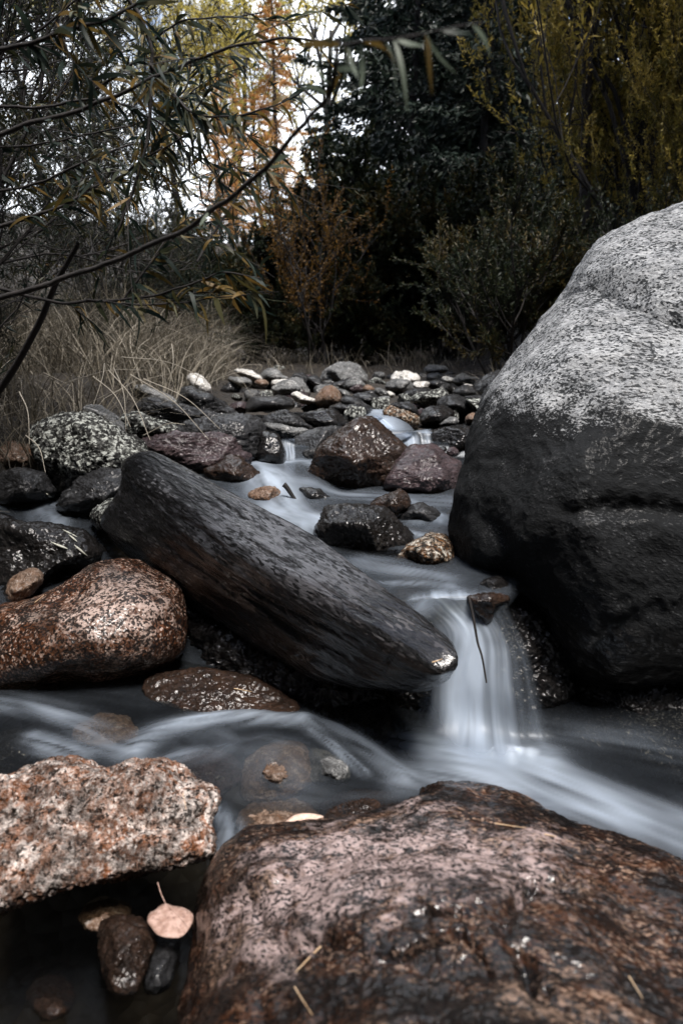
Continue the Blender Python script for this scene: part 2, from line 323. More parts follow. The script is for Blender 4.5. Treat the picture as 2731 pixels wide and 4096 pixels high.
def make_ground():
    xs = np.concatenate([np.linspace(-90, -8, 30), np.linspace(-7.5, 7.5, 151), np.linspace(8, 90, 30)])
    ys = np.concatenate([np.linspace(-45, -1, 20), np.linspace(-.5, 12, 160), np.linspace(12.6, 40, 40), np.linspace(44, 300, 30)])
    X, Y = np.meshgrid(xs, ys); x, y = X.ravel(), Y.ravel()
    z = ground(x, y); q = np.stack([x, y, z * 0], 1)
    z = z + .05 * fbm(q * 1.3, 4) * smooth(20, 0, np.abs(x)) + .018 * fbm(q * 7, 3) + 1.2 * fbm(q * .05, 3) * smooth(14, 30, np.abs(x) + np.abs(y) * .5)
    V = np.stack([x, y, z], 1); nx, ny = len(xs), len(ys)
    i = (np.arange(ny - 1)[:, None] * nx + np.arange(nx - 1)[None]).ravel()
    m, nt, b = new_mat('stony_earth'); tc = nt.nodes.new("ShaderNodeTexCoord"); v = tc.outputs['Object']
    vo = nt.nodes.new("ShaderNodeTexVoronoi"); vo.inputs['Scale'].default_value = 22; nt.links.new(v, vo.inputs['Vector'])
    c = mixc(nt, ramp(nt, noise(nt, v, 3, 6, .65), [(.4, 0.0), (.62, 1.0)]), (.010, .008, .006), (.028, .021, .014))
    nt.links.new(c, b.inputs['Base Color']); b.inputs['Roughness'].default_value = .8
    bp = nt.nodes.new("ShaderNodeBump"); bp.inputs['Strength'].default_value = 1; bp.inputs['Distance'].default_value = .03
    nt.links.new(vo.outputs['Distance'], bp.inputs['Height']); nt.links.new(bp.outputs[0], b.inputs['Normal'])
    return tag(mesh_np('ground', V, np.stack([i, i + 1, i + nx + 1, i + nx], 1), m), kind='structure')
make_ground()

# ------------------------------------------------------------------ rocks
def seg_dist(X, Y, P):
    d = np.full(X.shape, 1e9); tt = np.zeros(X.shape)
    for k in range(len(P) - 1):
        a, b = P[k], P[k + 1]; ab = b - a; t = np.clip(((X - a[0]) * ab[0] + (Y - a[1]) * ab[1]) / (ab @ ab + 1e-12), 0, 1)
        q = np.hypot(X - a[0] - t * ab[0], Y - a[1] - t * ab[1]); u = q < d; d = np.where(u, q, d); tt = np.where(u, (k + t) / (len(P) - 1), tt)
    return d, tt
def rock(label, crop, pts, Y, T, mat, gx=0., gy=.6, cuts=(), facets=0, e=.8, amp=.075, fr=2.2, fine=.034, strata=None, axis=None, cat='rock', name='rock',
         group=None, parent=None, seed=None, closed_smooth=True, res=1.0, back=1.0, soft=.1, grooves=()):
    """closed stone whose outline stands at the photographed spot: outline at distance Y (m), T = half its depth (m)"""
    O = px(crop, pts); c = O.mean(0); per = np.linalg.norm(np.diff(np.r_[O, O[:1]], axis=0), axis=1).sum()
    nt_ = int(np.clip(per / 4 * .75 * res, 36, 620)); npn = int(np.clip(nt_ * .5, 20, 300))
    O = catmull(O, nt_, True); seed = seed if seed is not None else abs(hash(label)) % 9973
    seed = sum(ord(ch) * (k + 1) for k, ch in enumerate(label)) % 9973
    rg = np.random.default_rng(seed)
    ph = np.linspace(-np.pi / 2, np.pi / 2, npn + 2)[1:-1]
    s = np.sin(ph); cc = np.cos(ph)
    S_, C_ = np.sign(s) * np.abs(s) ** e, cc ** e
    th = np.linspace(0, 2 * np.pi, nt_, endpoint=False)
    Sg = np.repeat(S_, nt_).reshape(npn, nt_); Cg = np.repeat(C_, nt_).reshape(npn, nt_)
    if facets:
        U = np.stack([np.cos(th)[None] * cc[:, None], np.sin(th)[None] * cc[:, None], np.repeat(s, nt_).reshape(npn, nt_)], -1)
        n = rg.normal(size=(facets, 3)); n[:, 2] = -np.abs(n[:, 2]) * .8 - .1; n = unit(n); k = rg.uniform(.62, .92, facets)
        dots = np.maximum(U @ n.T, 1e-3); r = np.minimum(1, (k / dots).min(-1))
        Cg = Cg * (1 - (1 - r) * np.abs(Sg) * .6); Sg = Sg * r
    FO = np.fft.fft((O - c)[:, 0] + 1j * (O - c)[:, 1]); kk = np.abs(np.fft.fftfreq(nt_, 1 / nt_)); FS = np.fft.ifft(FO * np.exp(-(kk / 1.6) ** 2)); Os = np.stack([FS.real, FS.imag], 1)
    wq = (Cg ** 2.5)[..., None]; P = c[None, None] + (Os[None] * (1 - wq) + (O - c)[None] * wq) * Cg[..., None]
    base = Y + gx * (P[..., 0] - c[0]) / 1000 + gy * (c[1] - P[..., 1]) / 1000
    dep = base + T * np.where(Sg > 0, Sg * back, Sg)
    poles = np.array([c, c]); pd = np.array([Y - T * (S_.max() if not facets else abs(Sg[0]).mean()), Y + T * back])
    V = atY(np.concatenate([P.reshape(-1, 2), poles]), np.concatenate([dep.ravel(), pd]))
    for (nn, pp, yy) in cuts:
        nn = unit(np.array(nn, float)); p0 = atY(px(crop, [pp]), yy)[0]
        ex = (V - p0) @ nn; r = unit(V - CAM); dn = np.maximum(-(r @ nn), .18)
        w = T * soft
        ex = np.where(ex > 0, np.sqrt(ex * ex + w * w) - w, 0)
        V = V + r * np.minimum(ex / dn, T * 1.6)[:, None]
    i = (np.arange(npn - 1)[:, None] * nt_); j = np.arange(nt_)[None]; j2 = (j + 1) % nt_
    Fq = np.stack([i + j, i + j2, i + nt_ + j2, i + nt_ + j], -1).reshape(-1, 4)
    a, b_ = npn * nt_, npn * nt_ + 1; jj = np.arange(nt_)
    Ft = np.concatenate([np.stack([np.full(nt_, a), (jj + 1) % nt_, jj], 1), np.stack([np.full(nt_, b_), (npn - 1) * nt_ + jj, (npn - 1) * nt_ + (jj + 1) % nt_], 1)])
    if True:     # keep faces outward
        q = V[Fq[:, 0]]; nrm = np.cross(V[Fq[:, 1]] - q, V[Fq[:, 3]] - q); 
        if ((q - V.mean(0)) * nrm).sum() < 0: Fq = Fq[:, ::-1]; Ft = Ft[:, ::-1]
    o = mesh_np(name, V, [Fq, Ft], M[mat] if isinstance(mat, str) else mat)
    me = o.data; nv = len(V); nr = np.zeros(nv * 3, np.float32); me.vertices.foreach_get('normal', nr); nr = nr.reshape(-1, 3)
    R = np.ptp(V[:, 0]); R = max(R * .5, .02)
    q = V / R * fr + seed
    if strata is not None: q = q * np.array(strata)
    if axis is not None: ax = unit(np.array(axis, float)); q = q - ax * (q @ ax)[:, None] * .82
    d = amp * fbm(q, 3) + fine * fbm(q * 4.3 + 9, 4, .6, ridged=True)
    V2 = V + nr * (d * R)[:, None]
    lo = V2.min(0); org = np.array([(V2[:, 0].mean()), V2[:, 1].mean(), lo[2]])
    for (gc, gp, gw, gd) in grooves:      # cracks and ledges worn into this stone
        r_ = V2 - CAM; fw = r_[:, 1] * cP - r_[:, 2] * sP; uu = r_[:, 1] * sP + r_[:, 2] * cP
        qx = 1365.5 + 2731 * r_[:, 0] / fw; qy = 2048 - 2731 * uu / fw; G_ = catmull(px(gc, gp), 24)
        G_ = G_ + np.stack([fbm(np.c_[G_ * .02, G_[:, 0] * 0 + 3], 3), fbm(np.c_[G_ * .02, G_[:, 0] * 0 + 8], 3)], 1) * gw * .8
        dd_, tt_ = seg_dist(qx, qy, G_); V2 = V2 - nr * (gd * np.exp(-(dd_ / gw) ** 2) * np.sin(np.pi * np.clip(tt_, .08, .92)) * (nr @ np.array([0, -1., .6]) > 0))[:, None]
    me.vertices.foreach_set('co', (V2 - org).astype(np.float32).ravel()); me.update()
    if parent is not None:
        o.parent = parent; o.location = org - np.array(parent.location)
    else:
        o.location = org; tag(o, label, cat, group)
    return o

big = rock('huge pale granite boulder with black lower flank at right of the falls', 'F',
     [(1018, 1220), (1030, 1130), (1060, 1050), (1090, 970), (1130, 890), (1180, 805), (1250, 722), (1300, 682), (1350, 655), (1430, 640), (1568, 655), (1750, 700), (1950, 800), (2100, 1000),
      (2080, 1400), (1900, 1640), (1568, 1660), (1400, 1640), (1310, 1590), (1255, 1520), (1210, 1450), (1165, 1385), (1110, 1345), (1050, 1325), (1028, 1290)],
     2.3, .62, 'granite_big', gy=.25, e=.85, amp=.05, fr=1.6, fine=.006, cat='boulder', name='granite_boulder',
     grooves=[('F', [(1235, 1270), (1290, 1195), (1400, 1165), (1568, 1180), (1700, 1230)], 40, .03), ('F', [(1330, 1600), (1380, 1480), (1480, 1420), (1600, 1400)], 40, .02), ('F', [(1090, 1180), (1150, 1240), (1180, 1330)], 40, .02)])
rock('upper lobe', 'F', [(1230, 800), (1300, 665), (1335, 605), (1385, 548), (1455, 500), (1568, 458), (1720, 440), (1900, 500), (2050, 650), (2080, 900), (1900, 1050), (1500, 1050), (1300, 950)],
     2.62, .5, 'granite_big', gy=.25, e=.85, amp=.05, fr=1.6, fine=.006, name='upper_lobe', parent=big)
rock('long dark slate slab lying slanted across the stream', 'F',
     [(283, 1090), (297, 1062), (335, 1047), (372, 1052), (430, 1080), (520, 1125), (600, 1165), (700, 1215), (800, 1290), (900, 1370), (985, 1440), (1035, 1480), (1050, 1520), (1030, 1556), (985, 1575),
      (900, 1578), (800, 1575), (720, 1560), (620, 1515), (520, 1455), (430, 1395), (330, 1320), (268, 1255), (240, 1200), (262, 1150)],
     2.0, .26, 'slate', gx=-.70, gy=.1, cuts=[((-.065, -.35, .85), (640, 1300), 1.80), ((-.85, -.85, -.2), (560, 1390), 1.93)], e=.85, amp=.03, fr=3.2, fine=.004, axis=(.92, -.85, -.28), cat='slab', name='slate_slab', soft=.14,
     grooves=[('F', [(330, 1210), (480, 1320), (640, 1430), (760, 1490), (860, 1535)], 16, .016), ('F', [(420, 1240), (560, 1340), (700, 1420), (830, 1470)], 9, .008), ('F', [(560, 1420), (680, 1500), (800, 1545)], 12, .014), ('F', [(420, 1090), (520, 1160), (600, 1220)], 8, .006),
              ('F', [(875, 1545), (900, 1500), (915, 1480)], 10, .008)])
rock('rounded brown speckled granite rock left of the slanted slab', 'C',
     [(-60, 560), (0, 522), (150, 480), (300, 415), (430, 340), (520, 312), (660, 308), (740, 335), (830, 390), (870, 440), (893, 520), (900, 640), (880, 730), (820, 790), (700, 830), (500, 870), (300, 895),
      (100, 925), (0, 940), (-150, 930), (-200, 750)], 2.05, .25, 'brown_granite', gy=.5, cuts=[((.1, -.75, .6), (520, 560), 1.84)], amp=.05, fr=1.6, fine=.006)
rock('jagged pinkish white and rust crusted rock at lower left', 'G',
     [(-120, 250), (0, 240), (110, 215), (230, 178), (330, 168), (400, 185), (430, 205), (520, 205), (580, 190), (640, 180), (700, 165), (790, 178), (840, 230), (870, 262), (930, 275), (975, 320), (950, 370),
      (920, 400), (928, 470), (935, 520), (930, 560), (880, 600), (700, 650), (500, 700), (300, 745), (100, 790), (-150, 820)], 1.2, .13, 'pink_crust', gy=.55, facets=7, amp=.05, fr=2.4, fine=.02, e=.7, cuts=[((.05, -.45, .9), (450, 400), 1.13)], soft=.2, grooves=[('G', [(560, 480), (700, 450), (860, 430), (930, 425)], 14, .012), ('G', [(130, 240), (140, 400), (120, 560)], 20, .008), ('G', [(380, 200), (400, 290), (330, 380)], 22, .010), ('G', [(600, 330), (640, 420), (560, 520)], 16, .008)])
rock('large wet purple brown boulder filling the lower right foreground', 'F',
     [(440, 2500), (425, 2250), (450, 2100), (500, 1985), (570, 1925), (680, 1898), (800, 1875), (900, 1848), (1000, 1820), (1090, 1820), (1160, 1832), (1250, 1865), (1350, 1908), (1450, 1945), (1568, 1985),
      (1750, 2080), (1900, 2300), (1900, 2600), (1000, 2750)], .98, .22, 'front_boulder', gy=.42, amp=.04, fr=2.0, fine=.007, grooves=[('H', [(840, 720), (870, 650), (930, 580), (1010, 545), (1200, 560)], 26, .026), ('H', [(240, 870), (420, 835), (560, 775), (680, 765), (770, 920)], 18, .020), ('H', [(-200, 620), (-100, 780), (80, 800), (230, 790)], 26, .018), ('H', [(480, 670), (600, 660), (680, 690)], 12, .015), ('H', [(850, 740), (900, 830), (960, 960), (1050, 1050)], 30, .024), ('H', [(-350, 700), (-150, 560), (50, 480), (180, 470)], 20, .015)], cat='boulder', name='boulder', e=.9)
rock('low flat brown wet rock with bright wet rim under the slab', 'C',
     [(690, 890), (720, 850), (800, 825), (950, 815), (1100, 835), (1250, 880), (1350, 930), (1430, 980), (1438, 1030), (1380, 1055), (1200, 1055), (1000, 1035), (850, 1010), (740, 970), (695, 925)],
     1.83, .13, 'wet_brown', gy=.9, amp=.04, fine=.012, cuts=[((0, -.3, .95), (1000, 880), 1.86)])
rock('half drowned rock with pale pinkish face in the lower pool', 'R',
     [(230, 580), (250, 480), (290, 410), (380, 350), (560, 330), (620, 400), (640, 500), (620, 570), (500, 640), (350, 670), (250, 650)], 1.5, .09, 'tan', gy=.7, amp=.05, facets=4).location.z -= .03
rock('small grey wet stone beside the pale drowned rock', 'R', [(625, 440), (690, 428), (760, 460), (820, 490), (852, 560), (820, 610), (740, 620), (640, 610)], 1.5, .06, 'mid_grey', facets=5, gy=.7)
for pts_, Y_, m_, lb_ in [([(550, 1830), (620, 1800), (700, 1805), (730, 1850), (640, 1880), (560, 1870)], 1.27, 'tan', 'drowned tan stone just beyond the pale salmon leaf'),
                          ([(740, 1810), (820, 1780), (900, 1790), (930, 1830), (850, 1860), (760, 1850)], 1.30, 'wet_brown', 'drowned brown stone behind the crown of the foreground boulder'),
                          ([(380, 1740), (430, 1695), (520, 1700), (560, 1750), (480, 1790), (400, 1780)], 1.5, 'wet_purple', 'drowned purplish stone left of the pale drowned rock'),
                          ([(170, 1640), (230, 1610), (290, 1620), (310, 1660), (240, 1680), (180, 1670)], 1.68, 'tan', 'drowned tan stone in front of the brown speckled granite'),
                          ([(470, 1900), (510, 1870), (560, 1890), (550, 1940), (500, 1950)], 1.16, 'wet_brown', 'drowned brown stone between pink rock and foreground boulder'),
                          ([(60, 2240), (90, 2200), (150, 2210), (160, 2260), (100, 2280)], .86, 'wet_brown', 'drowned brown pebble in the dark lower left corner'),
                          ([(180, 2050), (230, 2020), (290, 2040), (280, 2080), (200, 2085)], 1.02, 'tan', 'drowned tan pebble below the pink crusted rock')]:
    rock(lb_, 'F', pts_, Y_ + .06, .05, m_, gy=1.2, facets=4).location.z -= .045
rock('small smooth brown nub just above the foreground boulder', 'H', [(500, 165), (560, 138), (640, 135), (700, 158), (725, 195), (660, 230), (520, 215)], 1.34, .05, 'wet_brown')
rock('black rock barely breaking the dark pool below the huge boulder', 'H', [(960, 90), (1000, 55), (1050, 36), (1110, 50), (1160, 85), (1190, 125), (1100, 150), (980, 130)], 1.55, .08, 'wet_dark', facets=5)
rock('small brown wet rock between slab end and upper pool', 'E', [(385, 385), (420, 364), (470, 366), (508, 398), (522, 450), (515, 520), (470, 520), (400, 450)], 1.98, .07, 'wet_brown', facets=4)
rock('dark broken stone splitting the lip of the waterfall', 'E', [(684, 398), (720, 388), (790, 386), (835, 392), (852, 412), (800, 432), (778, 500), (760, 520), (735, 495), (705, 440)], 1.71, .06, 'wet_brown', facets=6, gy=.2)
rock('small glossy black stone between waterfall lip and huge boulder', 'E', [(735, 345), (790, 316), (838, 325), (860, 390), (800, 400), (745, 392)], 1.82, .07, 'wet_dark', facets=5)
rock('angular black wet rock in the upper pool behind the slab', 'B',
     [(520, 1190), (560, 1090), (595, 1038), (660, 1030), (740, 1024), (830, 1035), (900, 1045), (950, 1080), (1000, 1140), (1060, 1210), (1060, 1255), (950, 1300), (800, 1325), (700, 1345), (610, 1300)],
     2.3, .2, 'wet_dark', gy=.5, facets=9, amp=.05, fine=.03, e=.75)
rock('small angular brown stone behind the black pool rock', 'B', [(825, 1028), (880, 980), (960, 952), (1000, 938), (1040, 975), (1052, 1030), (1000, 1065), (950, 1075), (880, 1060)], 2.6, .1, 'wet_brown', facets=7)
rock('pale grey drowned rock with black notch in the upper pool', 'B', [(1000, 1085), (1060, 1032), (1120, 1018), (1190, 1050), (1240, 1100), (1220, 1150), (1120, 1155), (1020, 1125)], 2.6, .12, 'dark_grey', facets=5)
rock('low brown and white mottled rock against the huge boulder', 'B', [(965, 1355), (1010, 1300), (1080, 1232), (1180, 1195), (1260, 1210), (1300, 1300), (1280, 1370), (1150, 1378)], 2.12, .15, 'rust_spot', facets=6, fine=.03)
rock('big dark domed rock in the middle of the stream', 'B',
     [(470, 905), (500, 800), (530, 720), (590, 660), (680, 590), (740, 552), (800, 535), (850, 550), (920, 610), (980, 660), (1018, 705), (1030, 790), (990, 900), (920, 955), (800, 965), (700, 955), (560, 945)],
     3.35, .3, 'wet_brown', gy=.5, facets=8, amp=.06, fine=.025)
rock('reddish purple wet rock right of the big dark dome', 'B',
     [(900, 920), (950, 810), (1010, 730), (1080, 690), (1160, 685), (1230, 710), (1290, 760), (1335, 800), (1330, 880), (1300, 975), (1180, 985), (1080, 960), (980, 950)], 3.25, .28, 'wet_purple', facets=7, amp=.06, fine=.02)
rock('black flat topped ledge rock under the small upper fall', 'L', [(850, 830), (900, 780), (960, 758), (1150, 740), (1310, 738), (1380, 790), (1350, 920), (1250, 1020), (1050, 1030), (930, 1010), (860, 930)],
     4.3, .3, 'wet_dark', gy=.4, facets=6, e=.6)
rock('small dark pebble between ledge rock and purple rock', 'L', [(915, 985), (950, 962), (1000, 965), (1005, 1000), (950, 1025)], 3.75, .06, 'wet_dark', facets=4)
rock('small purplish stone at the foot of the ledge rock', 'L', [(1005, 1010), (1040, 970), (1095, 965), (1135, 1020), (1100, 1060), (1030, 1055)], 3.7, .08, 'wet_purple', facets=5)
rock('smooth dark dome rock left of the small middle fall', 'S',
     [(675, 1741), (733, 1695), (764, 1686), (821, 1680), (897, 1668), (984, 1665), (1040, 1686), (1060, 1721), (1058, 1790), (1034, 1860), (940, 1860), (840, 1820), (740, 1780)], 3.75, .3, 'dark_grey', amp=.05, facets=4, strata=(.6, 1, 1.8))
rock('upright black wet stone at left of the small middle fall', 'K', [(335, 1040), (375, 840), (400, 800), (470, 803), (550, 830), (582, 900), (610, 960), (628, 1045), (610, 1170), (450, 1200), (345, 1150)],
     3.6, .16, 'wet_dark', gy=.2, facets=7, fine=.03, e=.7)
rock('grey topped block right of the small middle fall', 'B', [(385, 810), (388, 680), (420, 632), (500, 603), (640, 585), (690, 600), (700, 700), (600, 800), (480, 835), (420, 840)], 3.9, .25, 'dark_grey', facets=6, e=.7)
rock('long pale flat stone wedged above the small middle fall', 'B', [(218, 560), (300, 568), (400, 592), (470, 605), (400, 645), (310, 642), (235, 600)], 4.15, .15, 'mid_grey', strata=(.5, 1, 2))
rock('layered blue grey rock with thin water running over it', 'K', [(390, 700), (440, 650), (560, 600), (640, 588), (720, 640), (800, 690), (900, 755), (945, 785), (860, 805), (700, 795), (560, 750), (440, 725)],
     4.4, .2, 'dark_grey', facets=6, strata=(.5, 1, 2.2))
rock('black arched wet rock under the upper stream run', 'K', [(790, 640), (860, 600), (1000, 580), (1080, 568), (1180, 590), (1225, 650), (1275, 710), (1255, 775), (1100, 780), (950, 780), (880, 730), (830, 680)],
     4.5, .2, 'wet_dark', facets=6, fine=.02)
rock('low grey rock just behind the black arched rock', 'K', [(1090, 560), (1180, 518), (1250, 530), (1400, 528), (1500, 565), (1490, 615), (1350, 640), (1200, 605)], 4.95, .2, 'dark_grey', facets=5)
rock('smooth dark oblong boulder with two pale lichen spots', 'K', [(213, 590), (230, 500), (270, 442), (340, 430), (500, 430), (560, 420), (650, 440), (722, 480), (718, 545), (640, 580), (500, 588), (350, 592)],
     4.95, .28, 'dark_grey', amp=.03, e=.7, fine=.006)
rock('small purple grey stone left of the oblong boulder', 'K', [(40, 535), (110, 497), (180, 488), (228, 510), (225, 595), (120, 610), (60, 590)], 5.05, .12, 'wet_purple', facets=4)
rock('white wedge stone beside the brown egg shaped rock', 'K', [(698, 405), (750, 383), (830, 428), (940, 470), (942, 503), (850, 510), (770, 495), (720, 455)], 5.35, .12, 'pale', facets=6)
rock('brown and cream egg shaped rock standing among grey ones', 'K', [(940, 460), (980, 400), (1030, 345), (1100, 318), (1160, 350), (1200, 400), (1207, 470), (1180, 518), (1100, 552), (1000, 548), (945, 512)],
     5.4, .2, 'tan', amp=.05)
rock('angular rock with white and rust top near the dry grass', 'K', [(495, 345), (560, 292), (650, 262), (760, 240), (820, 280), (860, 330), (892, 425), (800, 430), (740, 430), (650, 440), (520, 425), (500, 380)],
     6.2, .28, 'mid_grey', facets=7, amp=.04)
rock('thin white slab leaning behind the rust topped rock', 'K', [(495, 272), (600, 258), (670, 265), (600, 320), (500, 350)], 6.6, .15, 'pale', facets=4)
rock('round spotted grey rock at the edge of the grass', 'K', [(378, 215), (420, 162), (500, 143), (570, 168), (600, 215), (665, 250), (600, 280), (480, 280), (400, 255)], 7.6, .25, 'mid_grey', amp=.06)
rock('flat pale rock farthest left on the far gravel', 'K', [(105, 162), (200, 155), (280, 173), (340, 213), (400, 243), (445, 268), (380, 300), (280, 290), (230, 250), (160, 200)], 7.7, .3, 'pale', facets=5)
rock('pale low stone half hidden by dry grass stems', 'K', [(40, 242), (120, 235), (220, 240), (275, 290), (240, 340), (120, 330), (60, 290)], 7.0, .25, 'mid_grey', facets=4)
rock('small round ended stone below the spotted grey rock', 'K', [(308, 290), (345, 255), (420, 260), (455, 300), (420, 335), (345, 330)], 6.6, .12, 'tan', amp=.03)
rock('dark ridge shaped rock left of the far big boulder', 'K', [(688, 240), (760, 185), (830, 198), (880, 245), (935, 300), (960, 390), (900, 415), (800, 330), (720, 290)], 7.3, .25, 'dark_grey', facets=6)
rock('small black rock tucked at the left foot of the far big boulder', 'K', [(865, 240), (940, 218), (1000, 250), (1045, 320), (1000, 360), (930, 340)], 7.1, .2, 'dark_grey', facets=5)
rock('big grey domed boulder at the far end of the stream bed', 'K', [(990, 260), (1060, 160), (1150, 100), (1270, 73), (1370, 93), (1430, 160), (1475, 230), (1478, 300), (1350, 330), (1200, 330), (1080, 330), (1000, 310)],
     8.2, .4, 'mid_grey', amp=.05, facets=3, cat='boulder', name='boulder')
rock('pale ribbed rock in front of the far big boulder', 'K', [(1235, 345), (1300, 250), (1360, 233), (1430, 275), (1478, 330), (1450, 385), (1330, 385)], 7.0, .22, 'mid_grey', facets=7, strata=(1, 1, 2))
rock('low dark rock directly below the far big boulder', 'K', [(1070, 310), (1200, 275), (1290, 252), (1280, 350), (1180, 370), (1090, 345)], 7.2, .22, 'dark_grey', facets=5)
rock('small reddish brown stone right of the ribbed rock', 'K', [(1438, 350), (1480, 313), (1540, 333), (1565, 372), (1500, 395), (1450, 385)], 6.6, .12, 'tan')
rock('pale flat stone right of the brown egg shaped rock', 'K', [(1170, 362), (1250, 365), (1300, 400), (1300, 445), (1230, 455), (1195, 410)], 5.8, .15, 'mid_grey', facets=4)
rock('smooth dark flat rock sloping right of the egg shaped rock', 'K', [(1205, 465), (1280, 430), (1380, 450), (1460, 510), (1535, 548), (1515, 590), (1400, 560), (1250, 528)], 5.15, .2, 'dark_grey', amp=.03)
rock('dark purple tinged flat rock in the centre of the bed', 'L', [(15, 425), (130, 398), (240, 408), (302, 460), (325, 535), (240, 570), (150, 510), (60, 460)], 5.5, .2, 'dark_grey', facets=5)
rock('small pointed grey stone left of the pale capped block', 'L', [(255, 365), (300, 345), (370, 380), (405, 435), (330, 445), (270, 415)], 5.9, .12, 'mid_grey', facets=5)
rock('tiny white edged stone at the foot of the pale capped block', 'L', [(378, 388), (420, 383), (465, 415), (450, 450), (395, 435)], 5.85, .08, 'pale', facets=4)
rock('flat pale shard lying beside the dark flat rock', 'L', [(290, 445), (380, 430), (415, 455), (350, 485), (300, 475)], 5.5, .1, 'mid_grey', facets=4)
rock('white capped upper block balanced among the far rocks', 'L', [(428, 245), (470, 185), (540, 180), (580, 162), (640, 190), (714, 222), (714, 292), (650, 305), (560, 290), (440, 280)], 7.0, .25, 'pale', facets=6)
rock('speckled grey block below the white capped one', 'L', [(365, 335), (385, 290), (430, 262), (520, 255), (620, 262), (660, 320), (655, 380), (560, 400), (480, 395), (400, 378)], 6.8, .22, 'mid_grey', facets=5)
rock('small square white stone right of the capped block', 'L', [(658, 292), (740, 280), (822, 285), (812, 342), (740, 358), (668, 345)], 6.5, .15, 'pale', facets=5)
rock('flat greenish grey stone topmost of the far right stack', 'L', [(778, 152), (820, 110), (900, 111), (1000, 123), (1022, 160), (980, 190), (850, 195), (790, 188)], 8.2, .25, 'mid_grey', facets=4)
rock('rounded mottled stone carrying the flat greenish one', 'L', [(795, 215), (860, 185), (930, 188), (992, 218), (985, 280), (880, 290), (815, 262)], 8.0, .2, 'mid_grey', facets=5)
rock('bright white lump right of the far stack', 'L', [(958, 242), (1000, 225), (1080, 250), (1085, 285), (1000, 292), (965, 275)], 7.5, .15, 'pale', facets=4)
rock('long layered grey rock beside the white lump', 'L', [(1070, 280), (1120, 220), (1190, 203), (1240, 235), (1350, 250), (1365, 300), (1280, 335), (1170, 320)], 7.4, .25, 'mid_grey', facets=5, strata=(.6, 1, 2.5))
rock('small white chip above the black right hand rock', 'L', [(1168, 322), (1210, 303), (1275, 318), (1250, 340), (1190, 340)], 6.6, .08, 'pale')
rock('black low rock left of the huge boulder crest', 'L', [(1070, 390), (1160, 330), (1250, 325), (1350, 340), (1375, 410), (1280, 450), (1120, 445)], 6.1, .22, 'dark_grey', facets=5)
rock('dark long rock in the shadow under the white lump', 'L', [(810, 300), (880, 265), (960, 275), (1050, 320), (1080, 375), (960, 375), (850, 365)], 6.6, .22, 'dark_grey', facets=5)
rock('dark wedge below the square white stone', 'L', [(565, 410), (620, 370), (720, 355), (820, 360), (840, 410), (780, 440), (650, 475), (585, 475)], 5.9, .2, 'dark_grey', facets=5)
rock('broad rock with pale crust on top of a dark side', 'L', [(635, 470), (700, 410), (760, 398), (830, 390), (870, 365), (960, 360), (1012, 390), (1015, 440), (960, 490), (900, 540), (780, 555), (680, 520)],
     5.4, .25, 'lichen', facets=6)
rock('large dark rounded boulder beside the huge boulder', 'L', [(912, 505), (960, 440), (1060, 418), (1150, 438), (1230, 490), (1282, 580), (1280, 640), (1180, 700), (1080, 690), (980, 600)], 4.95, .28, 'dark_grey', facets=3, amp=.04)
rock('black smooth rock below the large dark rounded boulder', 'L', [(725, 650), (770, 570), (850, 543), (960, 533), (1040, 568), (1080, 605), (1060, 690), (930, 740), (760, 720)], 4.6, .22, 'wet_dark', facets=5)
rock('rust and white mottled rock beside the upper cascade', 'L', [(345, 605), (370, 560), (420, 530), (500, 558), (600, 598), (690, 630), (722, 675), (700, 745), (630, 790), (520, 780), (440, 715), (380, 645)],
     4.45, .2, 'rust_spot', facets=6, fine=.03)
rock('low pale dome stone sitting on the ledge rock', 'L', [(930, 738), (990, 680), (1060, 650), (1117, 662), (1128, 705), (1080, 745)], 4.45, .12, 'mid_grey')
rock('small brown lichen covered stone at the ledge end', 'L', [(1208, 655), (1270, 608), (1332, 625), (1345, 680), (1330, 735), (1220, 735)], 4.3, .12, 'tan', facets=5)
rock('white topped block pressed against the huge boulder', 'L', [(1213, 465), (1300, 463), (1410, 475), (1420, 560), (1360, 620), (1300, 590), (1240, 510)], 4.75, .18, 'lichen', facets=5)
rock('thin dark slab above the white topped block', 'L', [(1175, 445), (1280, 427), (1400, 428), (1440, 450), (1300, 480), (1210, 472)], 5.1, .15, 'dark_grey', facets=3)
rock('tall dark rock behind the left shoulder of the huge boulder', 'L', [(1285, 325), (1370, 250), (1480, 193), (1568, 168), (1660, 200), (1680, 450), (1450, 480), (1350, 420)], 5.6, .35, 'dark_grey', facets=6)
rock('small dark stone left above the mottled cascade rock', 'L', [(415, 525), (480, 495), (540, 520), (570, 580), (490, 580), (430, 550)], 4.85, .12, 'dark_grey', facets=4)
rock('flat bluish stone between mottled rock and smooth black rock', 'L', [(530, 525), (640, 508), (700, 565), (700, 625), (600, 610), (550, 570)], 4.75, .14, 'dark_grey', facets=4)
rock('long black ledge with pale edge below the dry grass', 'M', [(395, 325), (450, 270), (560, 268), (700, 298), (820, 338), (980, 368), (1200, 420), (1295, 440), (1220, 500), (950, 520), (850, 550), (700, 520), (540, 440), (430, 385)],
     4.25, .25, 'dark_grey', facets=5, strata=(.5, 1, 2.5))
rock('cracked layered grey rock under the white stone in the grass', 'M', [(820, 335), (845, 200), (880, 140), (970, 135), (1050, 180), (1180, 220), (1300, 300), (1400, 370), (1435, 430), (1300, 470), (1150, 440), (950, 400)],
     4.55, .25, 'dark_grey', facets=6, strata=(.6, 1, 2.5), fine=.025)
rock('tall white stone standing in the dry grass', 'M', [(920, 40), (950, -10), (1040, 0), (1110, 55), (1167, 150), (1160, 220), (1050, 230), (970, 150)], 5.2, .2, 'pale', facets=5)
